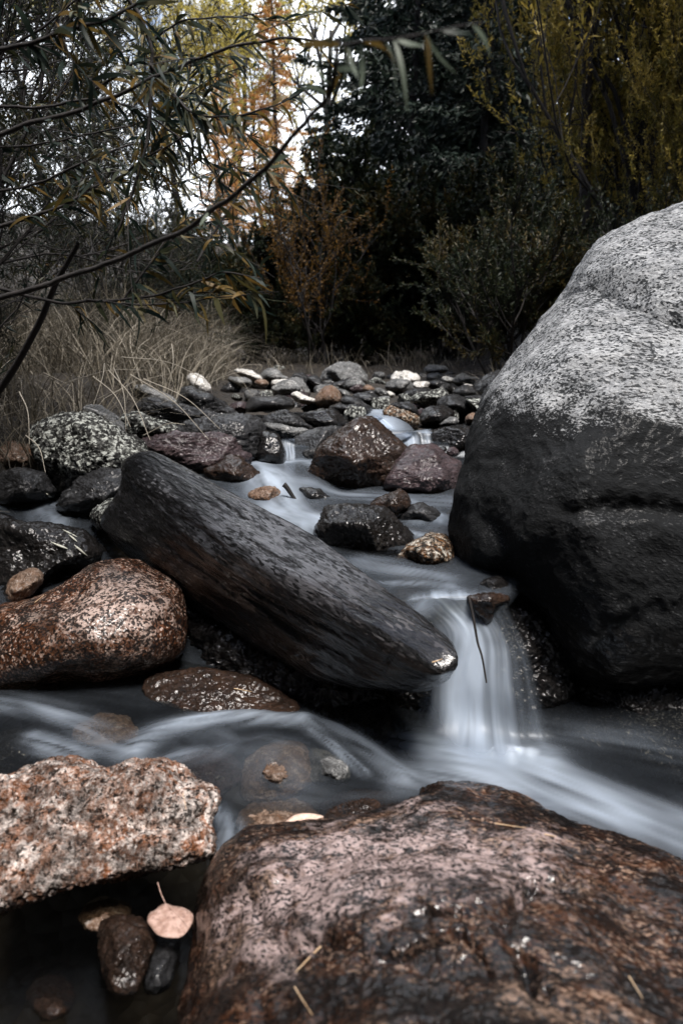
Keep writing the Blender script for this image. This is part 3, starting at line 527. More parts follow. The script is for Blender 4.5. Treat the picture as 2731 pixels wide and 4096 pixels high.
rock('flat greenish rock under the hanging grass stems', 'M', [(370, 130), (450, 108), (560, 158), (680, 198), (780, 255), (830, 335), (700, 345), (560, 290), (430, 210)], 4.8, .25, 'mid_grey', amp=.04)
rock('dark speckled low rock behind the lichen granite', 'M', [(235, 445), (330, 408), (400, 398), (500, 438), (600, 478), (720, 508), (825, 558), (770, 640), (620, 690), (440, 720), (330, 690), (245, 570)], 3.75, .25, 'lichen', facets=5)
rock('flat purple layered rock beyond the upper end of the slab', 'M',
     [(430, 710), (560, 663), (660, 643), (760, 633), (900, 640), (1050, 655), (1120, 625), (1200, 628), (1290, 648), (1380, 690), (1470, 760), (1572, 825), (1560, 900), (1400, 950), (1250, 1000), (1100, 1050), (960, 1020), (800, 920), (640, 840), (520, 790)],
     3.45, .25, 'wet_purple', facets=4, strata=(.5, 1, 2.5), cuts=[((0, -.45, .9), (1000, 760), 3.35)])
rock('jagged dark red wet rock at the foot of the purple rock', 'S', [(815, 1890), (859, 1860), (909, 1829), (955, 1830), (991, 1858), (1054, 1903), (1045, 1935), (970, 1950), (921, 1955), (850, 1935)], 3.2, .15, 'wet_brown', facets=7, fine=.03)
rock('big lichen mottled granite rock at the left bank', 'A',
     [(203, 865), (215, 820), (260, 780), (350, 750), (450, 730), (580, 735), (680, 780), (780, 850), (860, 890), (900, 960), (930, 1010), (860, 1100), (760, 1140), (600, 1180), (480, 1230), (400, 1235), (350, 1180), (290, 1090), (240, 985), (208, 900)],
     3.2, .35, 'lichen', amp=.05, facets=3)
rock('blue grey rock peeping over the lichen granite', 'A', [(525, 690), (560, 665), (610, 660), (680, 698), (750, 755), (800, 850), (720, 860), (600, 780)], 3.65, .2, 'mid_grey', facets=3)
rock('angular dark rock with bluish flat top left of the slab', 'N', [(468, 445), (500, 370), (580, 290), (645, 190), (680, 150), (780, 125), (880, 150), (978, 165), (1010, 250), (1010, 380), (930, 440), (850, 500), (740, 560), (640, 560), (510, 490)],
     2.85, .22, 'dark_grey', facets=6, cuts=[((.1, -.35, .93), (800, 230), 2.78)], strata=(.7, 1, 2))
rock('small round speckled stone wedged under the slab end', 'N', [(725, 545), (738, 470), (800, 420), (870, 388), (960, 410), (1000, 500), (950, 600), (840, 625), (765, 610)], 2.6, .13, 'lichen')
rock('rounded grey rock at the left edge above the side pool', 'N', [(-80, 330), (0, 208), (60, 170), (150, 150), (260, 165), (350, 200), (400, 270), (425, 340), (330, 400), (150, 415), (-40, 415)], 3.0, .22, 'dark_grey', amp=.04, facets=2)
rock('black wet boulder with fallen willow leaves at the left edge', 'N',
     [(-100, 560), (0, 530), (120, 543), (230, 568), (400, 600), (520, 640), (640, 680), (740, 730), (805, 790), (812, 855), (760, 905), (640, 930), (540, 930), (440, 980), (330, 1090), (200, 1190), (-50, 1280), (-180, 1000)],
     2.55, .28, 'wet_dark', facets=7, fine=.02, cuts=[((.15, -.4, .9), (480, 720), 2.42)], cat='boulder', name='boulder')
rock('small brown stone at the foot of the black left boulder', 'N', [(60, 1080), (110, 1000), (200, 950), (300, 935), (330, 1010), (270, 1110), (150, 1180), (70, 1180)], 2.26, .1, 'tan', facets=4)
rock('dim brown rock above the rounded grey rock', 'A', [(-40, 930), (60, 900), (200, 925), (250, 1020), (150, 1080), (-40, 1100)], 3.5, .25, 'tan', facets=4)
rock('small upright wet stone with pale vein at lower left', 'G', [(445, 940), (480, 872), (560, 858), (640, 880), (692, 935), (692, 1010), (650, 1110), (600, 1190), (520, 1200), (465, 1110)], .93, .06, 'wet_brown', gy=.5, facets=5)
rock('slim blue grey stone under the round fallen leaf', 'G', [(650, 1180), (670, 1060), (690, 970), (740, 940), (800, 960), (790, 1050), (760, 1160), (700, 1210)], .93, .05, 'dark_grey', gy=.5, facets=4)
rock('black rock in the left pool beyond the pink crusted rock', 'G', [(-60, 60), (10, 40), (70, 28), (135, 60), (165, 150), (130, 230), (0, 240), (-60, 200)], 1.62, .1, 'wet_dark', facets=5)
rock('drowned orange brown stone in the cascade pool', 'B', [(130, 970), (200, 930), (280, 925), (315, 960), (300, 1020), (200, 1030)], 2.95, .1, 'tan', facets=3)
rock('dark ribbed stone splitting the cascade pool', 'B', [(425, 925), (520, 935), (590, 975), (635, 1005), (580, 1035), (490, 1010), (440, 960)], 2.98, .08, 'wet_dark', facets=5)
rock('black rock in the hollow underneath the slab', 'F', [(420, 1420), (560, 1480), (700, 1540), (900, 1545), (975, 1560), (965, 1640), (900, 1690), (780, 1690), (700, 1640), (600, 1600), (480, 1560)], 1.98, .14, 'wet_dark', facets=4, gx=-.2)  # added dark stone standing in for the shade of the cavity
rock('black wet bank rock below the huge boulder', 'F', [(1190, 1420), (1260, 1480), (1400, 1560), (1700, 1600), (1760, 1800), (1568, 1800), (1420, 1745), (1290, 1700), (1215, 1560)], 1.95, .2, 'wet_dark', facets=5)

rock('black ledge rock behind the main waterfall', 'F', [(900, 1420), (960, 1400), (1060, 1392), (1190, 1396), (1260, 1440), (1310, 1560), (1320, 1700), (1200, 1760), (1050, 1740), (930, 1690), (880, 1560)], 1.86, .12, 'wet_dark', facets=5, gy=.1)
rf = np.random.default_rng(12); placed = []
SRC = [(c_, [(a_ * 60, 0) for a_ in range(1)]) for c_ in ()]
protos = []
for k in range(7):
    a_ = np.linspace(0, 2 * np.pi, 9)[:-1]; rr_ = rf.uniform(.7, 1.15, 8)
    o = rock('small grey stone packed between larger ones in the upper stream bed', 'K', np.stack([600 + 90 * rr_ * np.cos(a_) * 1.3, 400 - 62 * rr_ * np.sin(a_)], 1) , 5.5 + k * .01, .1, ['dark_grey', 'mid_grey', 'dark_grey', 'lichen', 'wet_dark', 'mid_grey', 'wet_purple'][k], facets=9, amp=.12, name='stone', group='small stones packed in the bed', res=1.3)
    protos.append(o)
for k in range(90):
    y_ = rf.uniform(4.6, 10.3); x_ = rf.uniform(-.95 - .05 * (y_ - 4), 1.25 + .06 * (y_ - 4)); o = protos[k % 7]
    if k >= 7: o = o.copy(); COL.objects.link(o)
    sc_ = rf.uniform(.5, 1.25) * (.75 + .05 * y_); o.scale = (sc_, sc_ * rf.uniform(.8, 1.3), sc_ * rf.uniform(.85, 1.6)); o.rotation_euler = (rf.normal() * .15, rf.normal() * .15, rf.uniform(0, 6.28))
    o.location = (x_, y_, float(level(y_)) - .13 * sc_ - .05)
# ------------------------------------------------------------------ water
def water_mat():
    m, nt, b = new_mat('silky_stream_water'); L = nt.links
    at = nt.nodes.new("ShaderNodeAttribute"); at.attribute_name = 'foam'; cv = nt.nodes.new("ShaderNodeAttribute"); cv.attribute_name = 'cover'
    b.inputs['Base Color'].default_value = (.52, .61, .73, 1); b.inputs['Roughness'].default_value = .45
    tr = nt.nodes.new("ShaderNodeBsdfTransparent"); tr.inputs[0].default_value = (.50, .49, .45, 1)
    gl = nt.nodes.new("ShaderNodeBsdfGlossy"); gl.inputs['Roughness'].default_value = .26; gl.inputs[0].default_value = (.45, .48, .52, 1)
    fr = nt.nodes.new("ShaderNodeFresnel"); fr.inputs[0].default_value = 1.33
    m1 = nt.nodes.new("ShaderNodeMixShader"); L.new(fr.outputs[0], m1.inputs[0]); L.new(tr.outputs[0], m1.inputs[1]); L.new(gl.outputs[0], m1.inputs[2])
    tc = nt.nodes.new("ShaderNodeTexCoord"); mp = nt.nodes.new("ShaderNodeMapping"); mp.inputs['Scale'].default_value = (1, .5, 1); L.new(tc.outputs['Object'], mp.inputs[0])
    n = noise(nt, mp.outputs[0], 6, 2, .4, .6)
    f = math_(nt, 'MULTIPLY', at.outputs['Fac'], math_(nt, 'MULTIPLY_ADD', n, 1.0, .5), clamp=True)
    m2 = nt.nodes.new("ShaderNodeMixShader"); L.new(f, m2.inputs[0]); L.new(m1.outputs[0], m2.inputs[1])
    tl = nt.nodes.new('ShaderNodeBsdfTranslucent'); tl.inputs[0].default_value = (.60, .69, .82, 1); mf = nt.nodes.new('ShaderNodeMixShader'); mf.inputs[0].default_value = .45; L.new(b.outputs[0], mf.inputs[1]); L.new(tl.outputs[0], mf.inputs[2]); L.new(mf.outputs[0], m2.inputs[2])
    t2 = nt.nodes.new("ShaderNodeBsdfTransparent"); m3 = nt.nodes.new("ShaderNodeMixShader")
    L.new(cv.outputs['Fac'], m3.inputs[0]); L.new(t2.outputs[0], m3.inputs[1]); L.new(m2.outputs[0], m3.inputs[2])
    L.new(m3.outputs[0], nt.nodes['Material Output'].inputs[0]); return m
WM = water_mat()
def pool(name, x0, x1, y0, y1, step, zf, base, strokes, zl, undul=.004, front=None):
    xs = np.arange(x0, x1, step); ys = np.arange(y0, y1, step); X, Y = np.meshgrid(xs, ys)
    if front is not None:      # the near edge of the sheet follows the stones that dam it
        fr = front[np.argsort(front[:, 0])]; y0_ = np.interp(X, fr[:, 0], fr[:, 1]); Y = np.maximum(Y, 0) * 0 + y0_ + (Y - y0) * (y1 - y0_) / (y1 - y0)
    Z = zf(X, Y); foam = np.full(X.shape, float(base)) if not callable(base) else base(X, Y); bump_ = np.zeros_like(X)
    for (crop, pts, w, st, hh) in strokes:
        P = atZ(px(crop, pts), zl)[:, :2]; P = catmull(P, 48); d, t = seg_dist(X, Y, P)
        a_, b_ = P[0], P[-1]; dv_ = (b_ - a_) / (np.linalg.norm(b_ - a_) + 1e-9); al_ = X * dv_[0] + Y * dv_[1]; ac_ = X * dv_[1] - Y * dv_[0]
        sk = fbm(np.stack([(ac_ / w * 1.5).ravel(), (al_ / w * .22).ravel(), np.full(t.size, w * 91 + st * 7)], 1), 3, .5).reshape(t.shape)
        g = np.exp(-(d / w) ** 2) * (.35 + .65 * np.sin(np.pi * np.clip(t, .12, .88))) * np.clip(1 + 1.0 * sk, .2, 1.8)
        foam = foam + st * g * (1 if st < 0 else np.clip(1 - foam, 0, 1)); bump_ += hh * np.exp(-(d / w) ** 2)
    q = np.stack([X.ravel() * 2.2, Y.ravel() * 3.5, X.ravel() * 0], 1)
    Z = Z + bump_ + undul * fbm(q, 2).reshape(X.shape)
    foam = np.clip(foam, 0, 1); V = np.stack([X.ravel(), Y.ravel(), Z.ravel()], 1); nx, ny = len(xs), len(ys)
    i = (np.arange(ny - 1)[:, None] * nx + np.arange(nx - 1)[None]).ravel(); cov = np.ones(foam.size)
    if front is not None: e_ = np.maximum(Y - y0_, 0); V[:, 2] -= (.03 * np.exp(-(e_ / .03) ** 2)).ravel(); cov = smooth(0, .035, e_).ravel()
    o = mesh_np(name, V, np.stack([i, i + 1, i + nx + 1, i + nx], 1), WM, None, True, {'foam': foam.ravel(), 'cover': cov})
    return tag(o, kind='structure')
pool('water', -2.2, 2.4, .25, 2.1, .008, lambda X, Y: X * 0 + .035 * smooth(-.2, -.9, X) * smooth(1.2, 1.7, Y), lambda X, Y: .0 + .02 * smooth(1.05, 1.35, Y), [
    ('F', [(1040, 1700), (1120, 1725), (1180, 1760), (1280, 1815), (1420, 1870), (1600, 1920)], .085, .72, .0),
    ('F', [(930, 1790), (1020, 1790), (1120, 1800), (1250, 1850)], .05, .6, .004),
    ('F', [(960, 1700), (1060, 1720), (1160, 1740), (1240, 1740)], .05, .8, .0),
    ('F', [(1000, 1740), (1080, 1760), (1150, 1770)], .07, .5, .004),
    ('F', [(700, 1655), (790, 1680), (860, 1730), (920, 1790)], .03, .35, .012),
    ('F', [(310, 1750), (345, 1702), (430, 1668), (560, 1650), (690, 1655)], .035, .62, .012),
    ('F', [(440, 1700), (520, 1690), (560, 1760)], .06, .10, .0),
    ('F', [(-60, 1640), (80, 1650), (190, 1685), (280, 1735)], .045, .30, .006),
    ('F', [(80, 1715), (130, 1735), (200, 1745)], .03, .45, .006),
    ('R', [(380, 480), (450, 500), (520, 520)], .085, .12, .055), ('R', [(640, 330), (760, 420), (850, 500), (930, 560)], .02, .35, .01), ('F', [(330, 1790), (420, 1740), (520, 1730)], .03, .2, .01),
    ('F', [(-40, 1600), (200, 1600), (330, 1620)], .05, .04, 0),
    ('F', [(560, 1820), (700, 1830), (900, 1830)], .04, .06, 0),
    ('F', [(500, 1860), (530, 1900), (505, 1970)], .025, .35, .01),
    ('F', [(1250, 1680), (1400, 1700), (1600, 1740)], .08, .12, 0)], 0.0)
pool('water', -2.6, -.35, 2.0, 3.5, .014, lambda X, Y: np.interp(Y, [1.9, 2.1, 2.25, 2.4, 2.6, 2.7, 9], [-.02, .03, .12, .2, .30, .33, .33]), .06, [
    ('N', [(20, 450), (150, 440), (300, 420), (380, 440)], .05, .35, .01), ('N', [(330, 420), (350, 500), (420, 580)], .05, .35, .01),
    ('N', [(520, 490), (460, 560), (380, 600)], .04, .2, 0)], .33)
def zup(X, Y):
    s1 = smooth(2.88, 3.15, Y) * smooth(.02, -.16, X)
    far = smooth(0, .1, Y - np.where(X < .05, 3.62, 3.97)); top = .48 + .045 * smooth(.0, .08, X) - .075 * smooth(.42, .5, X)
    s3 = smooth(4.13, 4.25, Y) * np.exp(-((X - .27) / .14) ** 4)
    return (.36 + .055 * s1) * (1 - far) + top * far + .055 * s3 - .03 * smooth(4.45, 4.9, Y)
pool('water', -.75, 1.6, 1.74, 5.2, .016, zup, lambda X, Y: .09 - .06 * smooth(3.1, 4.2, Y) + .7 * np.exp(-((X - .26) / .13) ** 2) * smooth(4.0, 4.1, Y), [
    ('F', [(590, 1085), (620, 1130), (650, 1170), (730, 1200)], .10, .8, .012), ('F', [(640, 1180), (700, 1195), (760, 1215)], .08, .7, 0),
    ('F', [(540, 1105), (620, 1090), (720, 1085)], .07, .55, .006), ('F', [(700, 1130), (850, 1140), (1020, 1150)], .10, .3, 0),
    ('F', [(830, 1290), (920, 1310), (1010, 1325)], .05, .35, .003), ('F', [(800, 1265), (900, 1270), (1000, 1290)], .04, -.15, 0),
    ('F', [(960, 1200), (1010, 1190), (1020, 1230)], .05, .35, .01),
    ('F', [(1040, 1350), (990, 1370), (960, 1400)], .03, .2, 0), ('F', [(720, 1190), (690, 1215), (720, 1240)], .05, .4, 0), ('F', [(900, 1210), (960, 1230), (1010, 1240)], .03, .3, .004),
    ('F', [(940, 1150), (990, 1175), (1015, 1200)], .03, .45, .006), ('F', [(610, 1090), (690, 1083), (720, 1095)], .03, .5, 0), ('F', [(850, 1345), (950, 1340), (1030, 1345)], .02, .4, .004),
    ('F', [(600, 1120), (560, 1125), (540, 1120)], .04, .3, 0)], .36,
    front=atZ(px('F', [(330, 1080), (420, 1100), (520, 1165), (600, 1205), (700, 1255), (800, 1330), (900, 1410), (955, 1402), (1050, 1382), (1130, 1378), (1168, 1372), (1205, 1325), (1400, 1250)]), np.full(13, .362))[:, :2])
pool('water', -.3, .9, 4.02, 4.7, .02, lambda X, Y: X * 0 + .525 + .08 * smooth(4.2, 4.3, Y), .35, [], .52) if False else None
def veil(name, rows, prof, streak=9, cover=1.0, n=70, m=60, seed=1):
    """falling sheet: rows from lip to foot, each a list of points; prof = aeration across the width (left to right)"""
    R = [catmull(r, n) for r in rows]; R = np.array(R)
    G = np.stack([catmull(R[:, j], m) for j in range(n)], 1)
    u = np.linspace(0, 1, n)[None].repeat(m, 0); v = np.linspace(0, 1, m)[:, None].repeat(n, 1)
    f = np.interp(u, np.linspace(0, 1, len(prof)), prof)
    s = fbm(np.stack([u.ravel() * streak, v.ravel() * .8, np.full(u.size, seed * 3.1)], 1), 3, .6).reshape(u.shape)
    foam = np.clip(f * (1 + .75 * s) * (.65 + .35 * smooth(0, .5, v)), 0, 1)
    cov = cover * smooth(0, .12, u) * smooth(1, .85, u) * smooth(0, .12, v) * smooth(.97, .7, v)
    G = G + np.stack([s * 0, -np.abs(s) * .006, s * 0], -1)
    i = (np.arange(m - 1)[:, None] * n + np.arange(n - 1)[None]).ravel()
    o = mesh_np(name, G.reshape(-1, 3), np.stack([i, i + 1, i + n + 1, i + n], 1), WM, None, True, {'foam': foam.ravel(), 'cover': cov.ravel()})
    return tag(o, kind='structure')
Fp = lambda pts, Y: atY(px('F', pts), np.full(len(pts), float(Y)))
Fz = lambda pts, z: atZ(px('F', pts), np.full(len(pts), float(z)))
veil('waterfall', [Fz([(930, 1362), (985, 1350), (1055, 1346), (1120, 1345), (1160, 1350)], .366), Fz([(928, 1385), (985, 1372), (1055, 1368), (1125, 1366), (1166, 1370)], .362),
                   Fp([(945, 1415), (1000, 1398), (1062, 1394), (1132, 1398), (1180, 1410)], 1.70),
                   Fp([(990, 1470), (1040, 1455), (1085, 1460), (1150, 1470), (1220, 1500)], 1.67),
                   Fp([(955, 1560), (1030, 1560), (1100, 1570), (1170, 1580), (1250, 1610)], 1.62),
                   Fp([(945, 1640), (1030, 1655), (1110, 1675), (1190, 1690), (1280, 1690)], 1.58),
                   Fz([(915, 1705), (1020, 1760), (1130, 1795), (1225, 1790), (1320, 1750)], .006)],
     [.3, .4, .6, 1, 1, .7, .12, .22, .05], streak=7)
def cp(crop, pts, z): return atZ(px(crop, pts), np.full(len(pts), float(z)))
def cy_(crop, pts, Y): return atY(px(crop, pts), np.full(len(pts), float(Y)))
veil('small_waterfall', [cp('K', [(590, 860), (650, 860), (740, 865)], .535), cy_('K', [(590, 900), (650, 910), (735, 930)], 3.66), cy_('K', [(620, 1040), (680, 1040), (740, 1050)], 3.6),
               cy_('K', [(620, 1150), (680, 1150), (735, 1150)], 3.55)], [.3, .55, .4], n=24, m=30)
veil('small_waterfall', [cp('L', [(400, 830), (560, 800), (720, 775), (880, 765)], .53), cy_('L', [(500, 900), (620, 850), (740, 820), (870, 810)], 4.03), cy_('L', [(530, 950), (640, 920), (760, 900), (870, 900)], 4.0),
               cy_('L', [(540, 1020), (640, 1010), (760, 1000), (870, 990)], 3.95)], [.5, 1, .8, .25, .5, .1], n=40, m=30, streak=6)
veil('small_waterfall', [cp('L', [(160, 640), (240, 625), (320, 620)], .61), cy_('L', [(220, 690), (300, 670), (370, 670)], 4.2), cy_('L', [(320, 780), (390, 750), (450, 740)], 4.12),
               cy_('L', [(380, 830), (440, 810), (500, 800)], 4.08)], [.7, 1, .9], n=24, m=24)
veil('small_waterfall', [cy_('C', [(900, 520), (960, 530), (1050, 600)], 2.35), cy_('C', [(905, 620), (960, 640), (1060, 690)], 2.25), cy_('C', [(890, 740), (970, 760), (1100, 770)], 2.15),
               cy_('C', [(880, 800), (990, 820), (1150, 820)], 2.08)], [.3, .6, .35], n=24, m=24)

# ------------------------------------------------------------------ vegetation
M['bark'] = bark_mat('dark_bark', (.010, .009, .009), (.026, .022, .021))
M['bark_grey'] = bark_mat('grey_bark', (.03, .026, .028), (.075, .065, .07))
M['willow_leaf'] = leaf_mat('willow_leaf', [(0, (.008, .014, .012)), (.45, (.016, .025, .018)), (.78, (.05, .045, .014)), (.92, (.15, .085, .018)), (1, (.08, .11, .10))], .35)
M['near_leaf'] = leaf_mat('near_willow_leaf', [(0, (.015, .028, .024)), (.4, (.024, .036, .026)), (.7, (.06, .055, .018)), (.88, (.20, .12, .03)), (1, (.12, .15, .11))], .4)
M['yellow_leaf'] = leaf_mat('yellow_green_leaf', [(0, (.05, .065, .016)), (.35, (.20, .17, .04)), (.85, (.46, .34, .08)), (1, (.34, .38, .2))], .4)
M['olive_leaf'] = leaf_mat('olive_leaf', [(0, (.010, .018, .013)), (.5, (.024, .032, .015)), (.82, (.08, .055, .014)), (1, (.075, .09, .065))], .3)
M['rust_leaf'] = leaf_mat('rust_leaf', [(0, (.07, .045, .018)), (.5, (.14, .075, .018)), (1, (.24, .13, .025))], .35)
M['needle'] = leaf_mat('fir_needle', [(0, (.012, .02, .016)), (.6, (.02, .032, .024)), (1, (.035, .045, .03))], .15)
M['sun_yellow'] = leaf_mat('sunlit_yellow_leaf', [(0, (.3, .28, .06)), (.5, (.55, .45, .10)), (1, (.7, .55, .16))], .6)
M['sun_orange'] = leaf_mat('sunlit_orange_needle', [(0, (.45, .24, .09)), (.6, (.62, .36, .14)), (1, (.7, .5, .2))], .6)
M['straw'] = leaf_mat('dry_straw', [(0, (.04, .035, .026)), (.5, (.16, .14, .105)), (1, (.50, .46, .39))], .25, .7)

class Plant:
    def __init__(s, seed): s.r = np.random.default_rng(seed); s.tb = Tubes(); s.br = Tubes(); s.P = []; s.D = []
    def limb(s, p, d, L, rad, depth, spread=.6, up=.15, kids=5, wob=.16, leafn=22, tube=None):
        n = 7; P = [p]; dd = unit(d)
        for k in range(n - 1):
            dd = unit(dd + s.r.normal(size=3) * wob + np.array([0, 0, up])); P.append(P[-1] + dd * L / (n - 1))
        P = np.array(P); (tube or s.br).add(P, np.linspace(rad, rad * .35, n), 6 if rad > .02 else 4)
        if depth == 0:
            t = s.r.random(leafn) ** .8 * (n - 1); i = np.minimum(t.astype(int), n - 2); f = (t - i)[:, None]
            s.P.append(P[i] * (1 - f) + P[i + 1] * f + s.r.normal(size=(leafn, 3)) * .01); s.D.append(unit(P[i + 1] - P[i]) * .8 + s.r.normal(size=(leafn, 3)) * .55)
            return
        for k in range(kids):
            t = s.r.uniform(.25, 1) * (n - 1); i = min(int(t), n - 2); q = P[i] + (P[i + 1] - P[i]) * (t - i)
            nd = unit(unit(P[i + 1] - P[i]) + s.r.normal(size=3) * spread)
            s.limb(q, nd, L * s.r.uniform(.45, .72), rad * .5, depth - 1, spread, up, kids, wob, leafn)
def plant_obj(name, label, cat, loc, pl, bark, leafm, leafL, leafW, droop=0, segs=1, group=None, leafname='crown', trunkname='trunk', jit=0., gravity=0.):
    root = empty(name, loc); tag(root, label, cat, group)
    if pl.tb.V: pl.tb.build(trunkname, M[bark], root)
    if pl.br.V: pl.br.build('branches' if False else 'limb', M[bark], root)
    P = np.concatenate(pl.P); D = np.concatenate(pl.D); D[:, 2] -= gravity
    n = len(P); r = pl.r
    if jit: P = P + r.normal(size=P.shape) * jit
    clump = .5 + .5 * np.clip(gnoise(P * 1.3 + 5) * 1.4, -1, 1); tint = np.clip(.55 * clump + .45 * r.random(n), 0, 1)
    V, F, T = leaves(P, D, leafL * r.uniform(.6, 1.3, n), leafW * r.uniform(.7, 1.2, n), droop, segs, r, tint)
    mesh_np(leafname, V, F, M[leafm], root, False, {'tint': T}); return root
def copy_tree(o, loc, rz=0, sc=1, label=None, group=None):
    c = o.copy(); COL.objects.link(c); c.location = loc; c.rotation_euler = (0, 0, rz); c.scale = (sc, sc, sc)
    if label: c['label'] = label
    if group: c['group'] = group
    for ch in list(o.children):
        k = ch.copy(); COL.objects.link(k); k.parent = c
    return c
def gz(x, y): return float(ground(x, y))
def shrub(name, label, x, y, h, seed, leafm, leafL=.05, leafW=.012, stems=7, depth=2, kids=5, leafn=26, spread=.55, lean=(0, 0), group=None, bark='bark', wide=.5, up=.12, rad=.02, grav=0.):
    p = Plant(seed)
    for k in range(stems):
        a = p.r.uniform(0, 2 * np.pi); d = np.array([math.cos(a) * wide * p.r.uniform(.3, 1.2) + lean[0], math.sin(a) * wide * p.r.uniform(.3, 1.2) + lean[1], 1.0])
        p.limb(np.array([p.r.normal() * .08, p.r.normal() * .08, 0]), d, h * p.r.uniform(.55, .85), rad, depth, spread, up, kids, .14, leafn)
    return plant_obj(name, label, 'shrub' if 'shrub' in name or 'bush' in name else 'tree', (x, y, gz(x, y) - .03), p, bark, leafm, leafL, leafW, group=group, leafname='foliage', gravity=grav)
def conifer(label, x, y, h, seed, leafm='needle', bark='bark', spread=.26, bare=.08, dens=1.0, name='fir_tree', group=None, droop=.25, cat='tree'):
    p = Plant(seed); r = p.r; nz = 14
    tr = np.stack([.12 * np.sin(np.linspace(0, 2.2, nz) + r.uniform(0, 6)), .1 * np.cos(np.linspace(0, 2, nz)), np.linspace(0, h, nz)], 1)
    p.tb.add(tr, np.linspace(h * .013, .015, nz), 9)
    nb = int(h * 11 * dens)
    for k in range(nb):
        z = h * (bare + (1 - bare) * (k + r.random()) / nb); L = (h - z) * spread * r.uniform(.6, 1.15) + .25; a = r.uniform(0, 6.283)
        c0 = np.array([np.interp(z, tr[:, 2], tr[:, 0]), np.interp(z, tr[:, 2], tr[:, 1]), z]); m = 6; t = np.linspace(0, 1, m)
        B = c0 + np.stack([np.cos(a) * L * t, np.sin(a) * L * t, -droop * L * t + .25 * droop * L * t ** 3 * 2], 1)
        p.br.add(B, np.linspace(.012 + L * .006, .004, m), 4)
        q = int(L * 75 * dens) + 10; tt = r.random(q) ** .7; s = r.normal(size=(q, 3)) * np.array([.16, .16, .07]) * (L * .8 * (1.05 - tt))[:, None]
        c = np.stack([np.interp(tt, t, B[:, j]) for j in range(3)], 1) + s
        p.P.append(c); p.D.append(np.array([np.cos(a), np.sin(a), -.45]) + r.normal(size=(q, 3)) * .5)
    return plant_obj(name, label, cat, (x, y, gz(x, y) - .1), p, bark, leafm, .2, .075, group=group)

# far sunlit trees closing the gap
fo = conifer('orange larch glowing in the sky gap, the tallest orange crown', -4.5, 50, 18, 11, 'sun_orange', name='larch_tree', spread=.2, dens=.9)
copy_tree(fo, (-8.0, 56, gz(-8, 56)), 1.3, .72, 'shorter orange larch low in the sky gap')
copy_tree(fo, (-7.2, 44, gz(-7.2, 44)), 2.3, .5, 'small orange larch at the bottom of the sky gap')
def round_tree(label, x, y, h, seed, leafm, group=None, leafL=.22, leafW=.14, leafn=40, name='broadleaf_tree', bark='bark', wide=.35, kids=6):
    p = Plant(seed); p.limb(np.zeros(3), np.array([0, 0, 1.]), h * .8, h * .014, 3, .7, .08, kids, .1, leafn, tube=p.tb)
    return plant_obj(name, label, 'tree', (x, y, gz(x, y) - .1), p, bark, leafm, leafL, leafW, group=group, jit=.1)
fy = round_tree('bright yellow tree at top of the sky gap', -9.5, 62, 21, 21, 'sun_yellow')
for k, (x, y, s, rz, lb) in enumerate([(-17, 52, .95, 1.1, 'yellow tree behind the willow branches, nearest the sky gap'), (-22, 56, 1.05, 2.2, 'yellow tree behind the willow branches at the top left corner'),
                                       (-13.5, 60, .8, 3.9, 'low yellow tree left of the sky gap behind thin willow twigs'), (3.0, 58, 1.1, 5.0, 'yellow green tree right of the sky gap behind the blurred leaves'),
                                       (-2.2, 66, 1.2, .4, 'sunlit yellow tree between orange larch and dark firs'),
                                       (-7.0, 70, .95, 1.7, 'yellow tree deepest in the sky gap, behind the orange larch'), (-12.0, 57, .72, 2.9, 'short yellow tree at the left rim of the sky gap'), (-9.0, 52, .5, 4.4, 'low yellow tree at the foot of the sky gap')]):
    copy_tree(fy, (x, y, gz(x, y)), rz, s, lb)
# dark firs
f1 = conifer('dark fir filling the wood above the mid stream rocks', 1.6, 17, 11, 31)
f2 = conifer('dark fir with spreading boughs behind the bare trunk', 4.4, 18, 15, 32, spread=.3)
for (b, x, y, s, rz, lb) in [(f1, 3.0, 15.5, .9, 1.0, 'dark fir left of the long bare trunk'), (f1, 6.8, 17, 1.2, 2.0, 'dark fir behind the yellow willow'), (f2, 2.6, 22, 1.1, 3.0, 'tallest dark fir right of the sky gap'),
                             (f2, 9.2, 20, 1.0, 4.0, 'dark fir at the top right corner'), (f1, .9, 23, 1.05, 5.0, 'dark fir at the right edge of the sky gap'), (f1, 5.4, 24, 1.5, .5, 'dark fir deep in the wood behind the trunk'),
                             (f2, 7.5, 27, 1.4, 1.5, 'dark fir deep in the wood at the right, rear row'), (f2, 12, 26, 1.4, 2.5, 'dark fir deep in the wood at the right edge, rear row'), (f2, 3.6, 29, 1.35, .8, 'dark fir deep in the wood left of the trunk, rear row'),
                             (f1, 8.3, 14, .9, 5.5, 'dark fir low behind the yellow willow at the right edge')]:
    copy_tree(b, (x, y, gz(x, y) - .1), rz, s, lb)
# unseen firs added around and behind the camera to block sky light
for k, (x, y) in enumerate([(-6, -4), (-4.5, -6), (0, -10.5), (7, -6.5), (7.5, -3.5), (7.5, 0), (8, 4), (-7.5, 0), (-8, 5), (2.5, -12), (-2, -11.5), (6, -11), (-5, -8), (-6, 1), (-5.5, -1.5), (0, -12), (-9, -10), (9, -9)]):
    copy_tree(f2 if k % 2 else f1, (x, y, gz(x, y) - .1), k * .9, 1.0 + .1 * (k % 4), 'dark fir added out of the picture to block sky light', 'added unseen firs')
